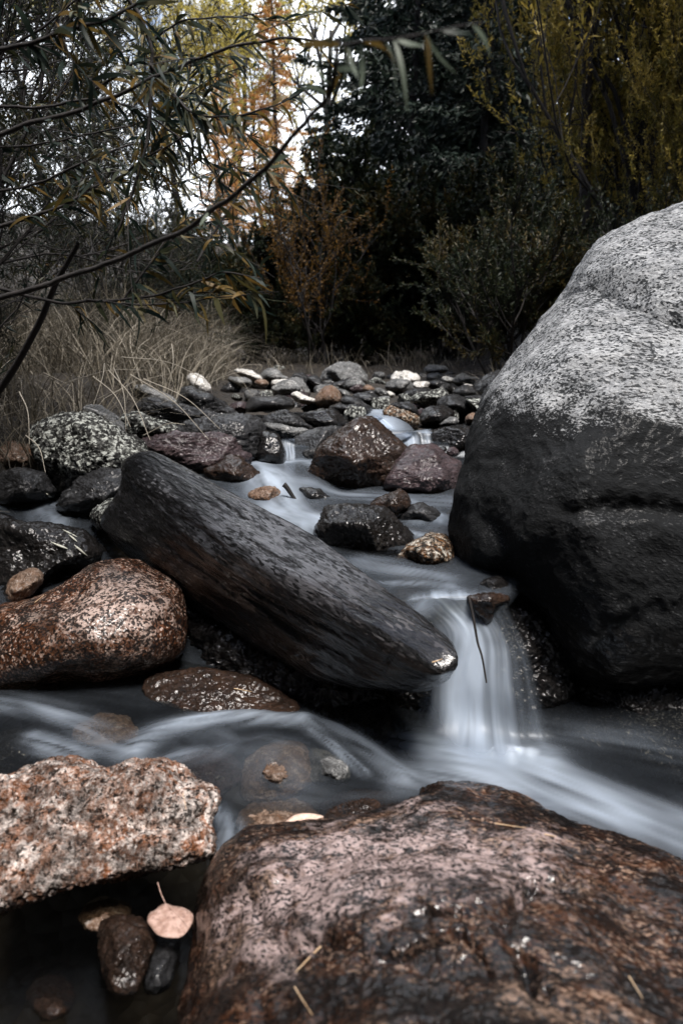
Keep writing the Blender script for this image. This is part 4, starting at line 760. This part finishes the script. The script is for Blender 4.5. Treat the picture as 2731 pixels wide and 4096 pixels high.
# long bare trunk
p = Plant(40); zz = np.linspace(0, 9, 16); q = np.stack([-.05 * zz + .12 * np.sin(zz * .6), .1 * np.sin(zz * .4), zz], 1); p.tb.add(q, np.linspace(.12, .07, 16), 10)
for k in range(26):
    z = p.r.uniform(1.5, 9); a = p.r.uniform(0, 6.28); c0 = np.array([np.interp(z, zz, q[:, 0]), np.interp(z, zz, q[:, 1]), z])
    p.limb(c0, np.array([math.cos(a), math.sin(a), -.25]), p.r.uniform(.7, 1.7), .012, 0, up=-.02, leafn=12 if z < 5 else 60)
plant_obj('pine_tree', 'thin tree with long bare purplish trunk between dark firs and yellow willow', 'tree', (2.85, 8.6, gz(2.85, 8.6) - .1), p, 'bark_grey', 'olive_leaf', .07, .03).scale = (.62, .62, .72)
# yellow willow right
s1 = shrub('willow_tree', 'tall yellow green willow rising behind the huge boulder', 3.35, 7.9, 6.5, 51, 'yellow_leaf', .10, .034, stems=10, depth=3, kids=5, leafn=36, spread=.42, wide=.35, up=.2, rad=.035)
copy_tree(s1, (5.2, 9.2, gz(5.2, 9.2)), 2, 1.1, 'yellow green willow at the right edge behind the taller willow')
copy_tree(s1, (3.15, 6.7, gz(3.15, 6.7)), 5, .38, 'short yellow willow peeping over the left shoulder of the huge boulder')
copy_tree(s1, (4.1, 6.9, gz(4.1, 6.9)), 1, .5, 'yellow willow bush above the top of the huge boulder')
copy_tree(s1, (3.1, 9.2, gz(3.1, 9.2)), 4, .55, 'low dark yellow willow between bare trunk and tall willow')
# grey green bush mid right
shrub('willow_shrub', 'grey green willow shrub overhanging the bed left of the huge boulder', 1.75, 7.2, 1.55, 61, 'olive_leaf', .055, .017, stems=11, depth=2, kids=7, leafn=60, spread=.5, wide=.7, lean=(-.15, 0))
shrub('willow_shrub', 'small tan tipped shrub just above the crest of the huge boulder', 2.6, 6.4, .95, 62, 'olive_leaf', .045, .015, stems=8, depth=2, kids=6, leafn=30, spread=.5, wide=.5)
# centre shrubs
c1 = shrub('brown_bush', 'dark olive bush beneath the firs in the middle of the wood', .3, 12, 2.6, 71, 'olive_leaf', .09, .05, stems=9, depth=3, kids=5, leafn=46, spread=.55, wide=.5, rad=.03)
for (x, y, s, rz, lb) in [(-1.5, 12.6, .62, 1, 'dark olive bush at the foot of the sky gap'), (1.7, 11.4, .85, 2, 'dark olive bush above the far right stack of stones'), (-2.9, 12.4, .6, 3, 'dark bush behind the dry grass left of the gap'),
                          (.9, 14.5, .8, 4, 'tall brown bush reaching up beside the dark firs'), (-.5, 15, .7, 5, 'tall brown bush at the right edge of the sky gap'), (2.8, 12.2, .75, 6, 'brown bush at the foot of the long bare trunk')]:
    copy_tree(c1, (x, y, gz(x, y)), rz, s, lb)
shrub('rust_bush', 'orange leaved bush glowing dimly in the middle of the wood', -.45, 10.4, 2.5, 81, 'rust_leaf', .05, .025, stems=6, depth=2, kids=6, leafn=26, spread=.5, wide=.4)
for k, x in enumerate(np.linspace(-3.4, 4.6, 17)):
    yy = 10.9 + .5 * math.sin(k * 2.3) + .12 * k * (k > 9) - (.2 if k > 12 else 0); copy_tree(c1, (x, yy, gz(x, yy) - .1), k * 1.3, .26 + .07 * ((k * 5) % 4), 'low dark bush in the undergrowth along the edge of the wood', 'undergrowth bushes at the wood edge')
# left bank willows
w1 = shrub('willow_shrub', 'dense dark willow shrub on the left bank behind the long branches', -3.0, 4.5, 3.6, 91, 'willow_leaf', .07, .012, stems=9, depth=3, kids=5, leafn=18, spread=.5, wide=.6, rad=.022, up=.06, grav=.3)
for (x, y, s, rz, lb) in [(-4.0, 6.8, 1.15, 1, 'dense dark willow shrub at the far left behind the first'), (-2.3, 7.6, .62, 2.2, 'dark willow shrub behind the dry grass'), (-4.4, 9, 1.4, 3.3, 'tall dark willow shrub at the left edge'),
                          (-4.2, 11.5, .85, 4.4, 'dark willow shrub beyond the grass left of the sky gap'), (-2.2, 2.6, .7, 5.2, 'nearest leafy willow shrub at the left edge')]:
    copy_tree(w1, (x, y, gz(x, y)), rz, s, lb)

for k, (x, y, s) in enumerate([(-3.4, -6.6, .7), (.3, -7.5, .7), (3.9, -7.6, .7), (-5.4, -4.4, .9), (5.2, -4.0, .9)]):  # unseen willows added behind the camera to keep sky light off the rocks
    copy_tree(s1, (x, y, gz(x, y)), k * 1.7, s, 'leafy willow added out of the picture to block sky light', 'added unseen willows')
for k, (x, y, s_, lb) in enumerate([(-2.05, 3.7, .22, 'dark twiggy sapling rising from the grass by the lichen granite'), (-2.7, 5.1, .28, 'dark twiggy sapling deep in the dry grass at the left'), (-1.75, 5.4, .16, 'smallest twiggy sapling in the bright grass'), (-1.9, 7.4, .3, 'twiggy sapling at the back of the grass')]):
    copy_tree(w1, (x, y, gz(x, y)), k * 1.3, s_, lb)
# near willow whose branches hang into the picture
def branch_pts(pts, n=40):
    a = np.asarray(pts, float); P = atY(px('F', a[:, :2]), a[:, 2]); return catmull(P, n)
root = empty('willow_tree', (-1.45, 2.2, gz(-1.45, 2.2))); tag(root, 'near willow reaching long thin leafy branches across the upper left', 'tree')
off = np.array(root.location)
tb = Tubes(); tb.add(branch_pts([(-90, 1010, 2.2), (0, 894, 2.15), (33, 846, 2.1), (66, 788, 2.05), (95, 733, 2.0), (113, 689, 1.95), (135, 640, 1.9), (180, 560, 1.85)]), np.linspace(.014, .006, 40), 8)
tb.build('trunk', M['bark'], root, off)
NB = [([(-60, 705, 1.6), (120, 650, 1.5), (300, 585, 1.4), (430, 520, 1.3), (530, 450, 1.2), (620, 370, 1.1), (700, 280, 1.0), (745, 215, .93), (768, 150, .9), (775, 90, .9)], .0065, .0025, 16, .055, .5),
      ([(745, 215, .93), (760, 120, .88), (800, 95, .82), (880, 88, .78), (980, 80, .76), (1100, 60, .74)], .002, .0008, 18, .048, 0.),
      ([(-40, 655, 1.9), (120, 690, 1.85), (250, 690, 1.8), (370, 675, 1.75), (450, 645, 1.7), (520, 630, 1.65), (600, 640, 1.6)], .005, .0015, 30, .08, .25),
      ([(200, 690, 1.8), (330, 700, 1.75), (450, 690, 1.7), (560, 680, 1.65), (620, 675, 1.6)], .003, .001, 22, .085, .35),
      ([(-30, 318, 1.8), (150, 260, 1.75), (300, 200, 1.7), (425, 150, 1.65), (525, 110, 1.6), (650, 92, 1.55), (760, 95, 1.5)], .006, .002, 40, .055, .2),
      ([(285, -20, 2.0), (325, 40, 2.0), (345, 100, 2.0), (350, 175, 2.0), (345, 250, 2.0), (332, 350, 2.0), (300, 450, 2.0), (272, 530, 2.0)], .0055, .003, 30, .07, .1),
      ([(-20, 525, 2.2), (125, 480, 2.15), (250, 415, 2.1), (370, 345, 2.0), (440, 300, 1.95), (480, 280, 1.9)], .006, .0015, 50, .08, .1),
      ([(270, 525, 2.4), (310, 425, 2.4), (360, 325, 2.35), (400, 235, 2.3), (430, 190, 2.3), (440, 120, 2.3)], .006, .002, 50, .08, .1),
      ([(345, 150, 2.0), (400, 215, 1.95), (450, 260, 1.9), (540, 268, 1.85), (620, 245, 1.8), (690, 215, 1.8)], .004, .0015, 50, .07, .1),
      ([(-30, 120, 1.7), (80, 95, 1.65), (200, 60, 1.6), (300, 20, 1.6), (340, -20, 1.6)], .005, .003, 40, .08, .1),
      ([(-30, 250, 2.3), (100, 245, 2.25), (220, 230, 2.2), (330, 260, 2.1), (430, 330, 2.0), (520, 430, 1.95)], .005, .0015, 34, .07, .1),
      ([(200, 215, 2.2), (300, 150, 2.1), (360, 90, 2.1), (420, 50, 2.0), (500, 40, 2.0), (600, 30, 2.0)], .004, .0015, 34, .07, .1),
      ([(-30, 440, 2.5), (90, 420, 2.5), (220, 360, 2.4), (330, 330, 2.4), (420, 380, 2.3), (480, 430, 2.3)], .005, .0015, 40, .07, .1),
      ([(450, 600, 1.7), (500, 520, 1.75), (560, 430, 1.8), (600, 370, 1.9)], .003, .001, 24, .06, .1),
      ([(-30, 340, 2.9), (100, 330, 2.9), (240, 300, 2.8), (360, 270, 2.8), (470, 190, 2.7), (560, 150, 2.6)], .005, .0015, 40, .07, .1),
      ([(280, 690, 1.8), (330, 620, 1.8), (390, 560, 1.8), (450, 520, 1.8), (520, 500, 1.8)], .003, .001, 30, .07, .1)]
LP, LD, LLn, LW = [], [], [], []
rn = np.random.default_rng(99)
for (pts, r0, r1, nl, ll, t0) in NB:
    P = branch_pts(pts, 50); P = P + np.stack([fbm(P * 9 + 3, 2), fbm(P * 9 + 13, 2), fbm(P * 9 + 23, 2)], 1) * .006
    t_ = Tubes(); t_.add(P, np.linspace(r0, r1, 50), 7)
    t = t0 + (1 - t0) * rn.random(nl); i = np.minimum((t * 48).astype(int), 48); T = unit(P[i + 1] - P[i])
    LP.append(P[i]); LD.append(T * .7 + rn.normal(size=(nl, 3)) * .5 + np.array([.1, 0, -.45])); LLn.append(np.full(nl, ll)); LW.append(np.full(nl, ll * .13))
    if nl >= 30:
        for k in range(int(nl / 6)):      # side twigs with leaves
            i0 = int(rn.uniform(.05, .95) * 48); d = unit(unit(P[i0 + 1] - P[i0]) + rn.normal(size=3) * .7); Lq = rn.uniform(.12, .38)
            tt = np.linspace(0, 1, 8)[:, None]; Q = P[i0] + d * Lq * tt + np.array([0, 0, -.12]) * Lq * tt ** 2 + rn.normal(size=3) * .08 * tt ** 2 * Lq
            t_.add(Q, np.linspace(.0016, .0006, 8), 4); m = 12; j = np.minimum((rn.random(m) * 7).astype(int), 6)
            LP.append(Q[j]); LD.append(unit(Q[j + 1] - Q[j]) + rn.normal(size=(m, 3)) * .5 + np.array([0, 0, -.2])); LLn.append(np.full(m, ll * .85)); LW.append(np.full(m, ll * .11))
    t_.build('branch', M['bark'], root, off)
LP, LD, LLn, LW = map(np.concatenate, (LP, LD, LLn, LW)); n = len(LP)
tn_ = rn.random(n); tn_[:32] = np.where(rn.random(32) < .6, 1.0, np.where(rn.random(32) < .6, .6, .8))
V, F, T = leaves(LP - off, LD, LLn * rn.uniform(.6, 1.25, n), LW * rn.uniform(.8, 1.3, n), .25, 5, rn, tn_)
lf = mesh_np('leaves', V, F, M['near_leaf'], root, True, {'tint': T}); lf['kind'] = 'stuff'

# dry grass
def grass(label, n, xr, yr, hr, seed, dens=None, wd=.0035, bendk=.5, mat='straw'):
    r = np.random.default_rng(seed); x = r.uniform(*xr, n * 3); y = r.uniform(*yr, n * 3)
    keep = dens(x, y, r) if dens is not None else np.ones(len(x), bool); x, y = x[keep][:n], y[keep][:n]; n = len(x)
    P = np.stack([x, y, ground(x, y) - .03], 1); D = r.normal(size=(n, 3)) * .28; D[:, 2] = 1
    seg = 5; t = np.linspace(0, 1, seg + 1); L = r.uniform(*hr, n); D = unit(D); bend = r.normal(size=(n, 2)) * bendk
    cen = P[:, None] + D[:, None] * (L[:, None] * t)[..., None]; cen[..., :2] += bend[:, None] * (L[:, None] * t ** 2.2)[..., None]; cen[..., 2] -= np.abs(bend).sum(1)[:, None] * L[:, None] * t ** 2.4 * .45
    a = r.uniform(0, 6.28, n); side = np.stack([np.cos(a), np.sin(a), a * 0], 1); w = wd * (1 - t) ** .6 + wd * .12
    offs = side[:, None] * w[None, :, None] * (1 + .12 * P[:, 1])[:, None, None] * .6
    V = np.stack([cen - offs, cen + offs], 2).reshape(-1, 3); k = 2 * (seg + 1)
    F = ((np.arange(n) * k)[:, None, None] + (np.arange(seg) * 2)[None, :, None] + np.array([0, 1, 3, 2])).reshape(-1, 4)
    o = mesh_np('dry_grass', V, F, M[mat], None, True, {'tint': np.repeat(np.clip(r.random(n) * .8 + .2 * r.random(), 0, 1), k)})
    return tag(o, label, 'grass', None, 'stuff')
def xl(y): return np.interp(y, [0, 2.6, 3.2, 5, 8, 12, 20], [-1.9, -1.8, -1.25, -.95, -1.2, -1.6, -2])
grass('tall dry straw grass along the left bank', 15000, (-5, -.8), (2.6, 11), (.35, 1.0), 5, lambda x, y, r: (x < xl(y) - .12 - .1 * r.random(len(x))) & (gnoise(np.stack([x * 1.5, y * 1.5, x * 0], 1)) > -.12))
grass('short dry grass at the far end of the stream bed', 1800, (-2, 4), (9.5, 13), (.2, .55), 6, lambda x, y, r: gnoise(np.stack([x * 1.5, y * 1.5, x * 0], 1)) > -.1, wd=.003)
grass('dry grass tuft beside the tall dark rock', 500, (1.35, 2.1), (5.6, 6.6), (.2, .5), 8)

for k, (a_, b_, Y_) in enumerate([((300, 860), (480, 1010), 3.3), ((330, 870), (505, 985), 3.35), ((250, 850), (345, 1010), 3.2), ((262, 845), (290, 985), 3.4), ((215, 865), (300, 980), 3.2), ((45, 900), (68, 1020), 3.0),
                                 ((60, 1000), (105, 1085), 3.0), ((240, 835), (215, 930), 3.5), ((395, 790), (385, 905), 4.0), ((280, 820), (470, 870), 3.9), ((150, 880), (330, 850), 3.6), ((500, 870), (600, 838), 5.0), ((480, 880), (590, 860), 5.0), ((330, 1000), (425, 975), 3.2)]):
    a_ = np.array(a_, float); b_ = np.array(b_, float); m_ = (a_ + b_) / 2 + np.array([8, -14]); P_ = catmull(atY(px('F', [a_, m_, b_]), [Y_, Y_ - .12, Y_ - .2]), 16); t_ = Tubes(); t_.add(P_ - P_[0], np.linspace(.0028, .0012, 16), 5, .95)
    o = t_.build('grass_stem', M['straw']); o.location = P_[0]; tag(o, 'bleached grass stem bent down over the stones of the left bank', 'grass stem', 'bent dry grass stems')
# ------------------------------------------------------------------ fallen leaves, needles, twig
def flat_leaf(name, label, crop, pts, z, mat, cat='leaf', stalk=None, lift=.003):
    O = atZ(px(crop, pts), np.full(len(pts), z)); O = catmull(O, 48, True); c = O.mean(0); c[2] = z
    rings = []
    for f in (1, .75, .45, .15):
        q = c + (O - c) * f; q[:, 2] = z + lift * (.5 + .8 * np.sin(8 * (q[:, 0] + q[:, 1]) / .03 * .2) * f) + (1 - f) * .003; rings.append(q)
    V = np.concatenate(rings + [rings[0] - [0, 0, .0008], [c + [0, 0, lift]]]); F = []
    for k in range(3):
        for j in range(48): F.append((k * 48 + j, k * 48 + (j + 1) % 48, (k + 1) * 48 + (j + 1) % 48, (k + 1) * 48 + j))
    for j in range(48): F.append((j, 192 + j, 192 + (j + 1) % 48, (j + 1) % 48))
    Ft = [(3 * 48 + j, 3 * 48 + (j + 1) % 48, 240) for j in range(48)]
    rt = empty(name, c); tag(rt, label, cat)
    mesh_np('blade', V - c, [np.array(F), np.array(Ft)], mat, rt, True, {'tint': np.full(len(V), .5)})
    if stalk is not None:
        O2 = O - c; base_ = O2[int(np.argmax(O[:, 1]))]
        for kf in (.38, .46, .5, .54, .62):
            tip = O2[int((np.argmax(O[:, 1]) + kf * 48 * (1 if True else 1)) % 48)] * .9; tv = Tubes(); mid_ = (base_ + tip) * .5 + np.array([0, 0, lift * .9]); tv.add(catmull([base_, mid_, tip + [0, 0, lift]], 10), np.linspace(.0007, .0003, 10), 5); tv.build('vein', mat, rt)
        t_ = Tubes(); t_.add(catmull(stalk, 10) - c, .0009, 6); t_.build('stalk', mat, rt)
    return rt
def leafcol(name, a, b, dark):
    m, nt, bb = new_mat(name); tc = nt.nodes.new("ShaderNodeTexCoord"); v = tc.outputs['Object']
    c = mixc(nt, ramp(nt, noise(nt, v, 90, 4, .6), [(.4, 0.0), (.6, 1.0)]), a, b); c = mixc(nt, ramp(nt, noise(nt, v, 220, 2, .6), [(.33, .7), (.42, 0.0)]), c, dark)
    nt.links.new(c, bb.inputs['Base Color']); bb.inputs['Roughness'].default_value = .5
    bp = nt.nodes.new("ShaderNodeBump"); bp.inputs['Strength'].default_value = .5; bp.inputs['Distance'].default_value = .003; nt.links.new(noise(nt, v, 160, 4, .6), bp.inputs['Height']); nt.links.new(bp.outputs[0], bb.inputs['Normal'])
    return m
M['leaf_pink'] = leafcol('dry_pinkish_leaf', (.28, .17, .13), (.44, .30, .25), (.07, .035, .025))
M['leaf_pale'] = leafcol('pale_wet_leaf', (.62, .42, .33), (.75, .58, .48), (.4, .22, .15))
M['needle_dry'] = leafcol('dry_pine_needle', (.55, .36, .2), (.68, .5, .32), (.3, .18, .1))
M['leaf_white'] = leafcol('bleached_leaf', (.45, .45, .38), (.55, .55, .48), (.3, .3, .22))
lz = .085
flat_leaf('fallen_leaf', 'round pinkish fallen leaf with upright stalk on the small wet stones', 'G',
          [(662, 885), (672, 850), (695, 835), (715, 812), (740, 797), (775, 808), (800, 812), (830, 822), (862, 845), (865, 870), (850, 905), (820, 945), (790, 960), (740, 958), (705, 945), (680, 915)], lz, M['leaf_pink'],
          stalk=np.array([atZ(px('G', [(740, 795)]), [lz + .004])[0], atZ(px('G', [(722, 755)]), [lz + .006])[0], atZ(px('G', [(707, 706)]), [lz + .01])[0]]))
flat_leaf('fallen_leaf', 'pale salmon oval leaf caught at the edge of the foreground boulder', 'R', [(482, 850), (500, 820), (545, 800), (610, 796), (670, 800), (705, 812), (670, 845), (610, 868), (550, 885), (505, 875)], .02, M['leaf_pale'])
def surf(crop, p):        # point on whatever stands there
    dg = bpy.context.evaluated_depsgraph_get(); r = rays(px(crop, [p]))[0]
    ok, loc, nr, *_ = SC.ray_cast(dg, Vector(CAM), Vector(r).normalized()); 
    return (np.array(loc), np.array(nr)) if ok else (atY(px(crop, [p]), [2.0])[0], np.array([0, 0, 1.]))
def lying(name, label, crop, a, b, w, mat, cat, group=None, blade=False):
    pts = []
    for t in np.linspace(0, 1, 7):
        q = (a[0] + (b[0] - a[0]) * t, a[1] + (b[1] - a[1]) * t); P, nn = surf(crop, q); pts.append(P + nn * (w * .6 + .0006))
    pts = np.array(pts)
    fit = np.stack([np.polyval(np.polyfit(np.arange(7), pts[:, j], 2), np.arange(7)) for j in range(3)], 1); pts = fit + (0, 0, .0012)
    c = pts[0].copy()
    if not blade:
        t_ = Tubes(); t_.add(catmull(pts, 14) - c, np.linspace(w, w * .5, 14), 6); o = t_.build(name, mat)
    else:
        P = catmull(pts, 14) - c; T = np.gradient(P, axis=0); S_ = unit(np.cross(T, [0, -.5, 1])); pr = np.sin(np.pi * np.linspace(.06, .97, 14))[:, None] * w
        V = np.concatenate([P - S_ * pr, P + (0, 0, w * .25), P + S_ * pr, P - (0, 0, .0006)]); i = np.arange(13)[:, None]; F = np.concatenate([np.concatenate([k * 14 + i, k * 14 + i + 1, ((k + 1) % 4) * 14 + i + 1, ((k + 1) % 4) * 14 + i], 1) for k in range(4)])
        o = mesh_np(name, V, F, mat, None, True)
    o.location = c; return tag(o, label, cat, group)
lying('pine_needle', 'pale pine needle lying low on the foreground boulder', 'G', (1440, 995), (1325, 1115), .0011, M['needle_dry'], 'needle')
lying('pine_needle', 'reddish pine needle at the bottom edge of the foreground boulder', 'G', (1320, 1180), (1400, 1305), .0008, M['needle_dry'], 'needle')
lying('pine_needle', 'long pine needle on the dark crown of the foreground boulder', 'H', (795, 305), (925, 325), .0009, M['needle_dry'], 'needle')
lying('pine_needle', 'short curled pine needle right of the long one on the boulder', 'H', (1000, 350), (1045, 360), .001, M['needle_dry'], 'needle')
lying('pine_needle', 'pine needle in the dark lower right of the foreground boulder', 'H', (1345, 935), (1400, 1025), .0009, M['needle_dry'], 'needle')
lying('pine_needle', 'orange needle on the low flat brown rock', 'C', (1130, 912), (1215, 928), .0012, M['needle_dry'], 'needle')
lying('pine_needle', 'orange needle near the lower tip of the slab', 'E', (540, 668), (582, 655), .0014, M['needle_dry'], 'needle')
lying('pine_needle', 'thin needle on the dark shoulder of the brown granite rock', 'C', (170, 498), (215, 462), .0012, M['needle_dry'], 'needle')
lying('pine_needle', 'red needle stuck on the pink crusted rock', 'G', (820, 310), (835, 388), .0008, M['needle_dry'], 'needle')
lying('willow_leaf', 'longest bleached willow leaf on the black left boulder', 'N', (408, 725), (535, 782), .006, M['leaf_white'], 'leaf', blade=True)
lying('willow_leaf', 'upper thin willow leaf on the black left boulder', 'N', (495, 632), (610, 690), .004, M['leaf_white'], 'leaf', blade=True)
lying('willow_leaf', 'grey willow leaf lying lower right on the black left boulder', 'N', (585, 750), (690, 832), .005, M['leaf_white'], 'leaf', blade=True)
lying('willow_leaf', 'slim willow leaf between the other two on the black left boulder', 'N', (540, 670), (612, 728), .004, M['leaf_white'], 'leaf', blade=True)
lying('willow_leaf', 'willow leaf at the foot of the rounded grey rock', 'N', (360, 335), (415, 385), .006, M['leaf_white'], 'leaf', blade=True)
t_ = Tubes(); tw = np.concatenate([cy_('Q', [(262, 282)], 1.62), cy_('Q', [(290, 400)], 1.6), cy_('Q', [(318, 560)], 1.58), cy_('Q', [(345, 650)], 1.565), cy_('Q', [(372, 808)], 1.55)]); c0 = tw[0].copy()
t_.add(catmull(tw, 20) - c0, np.linspace(.004, .002, 20), 6); o = t_.build('twig', M['bark']); o.location = c0; tag(o, 'dark twig hanging down in the waterfall', 'twig')
t_ = Tubes(); tw = cy_('B', [(335, 908), (352, 925), (385, 975), (412, 1012)], 2.9); c0 = tw[0].copy(); t_.add(catmull(tw, 16) - c0, np.linspace(.012, .007, 16), 7); o = t_.build('wet_stick', M['bark']); o.location = c0
tag(o, 'short black stick leaning in the cascade pool', 'stick')
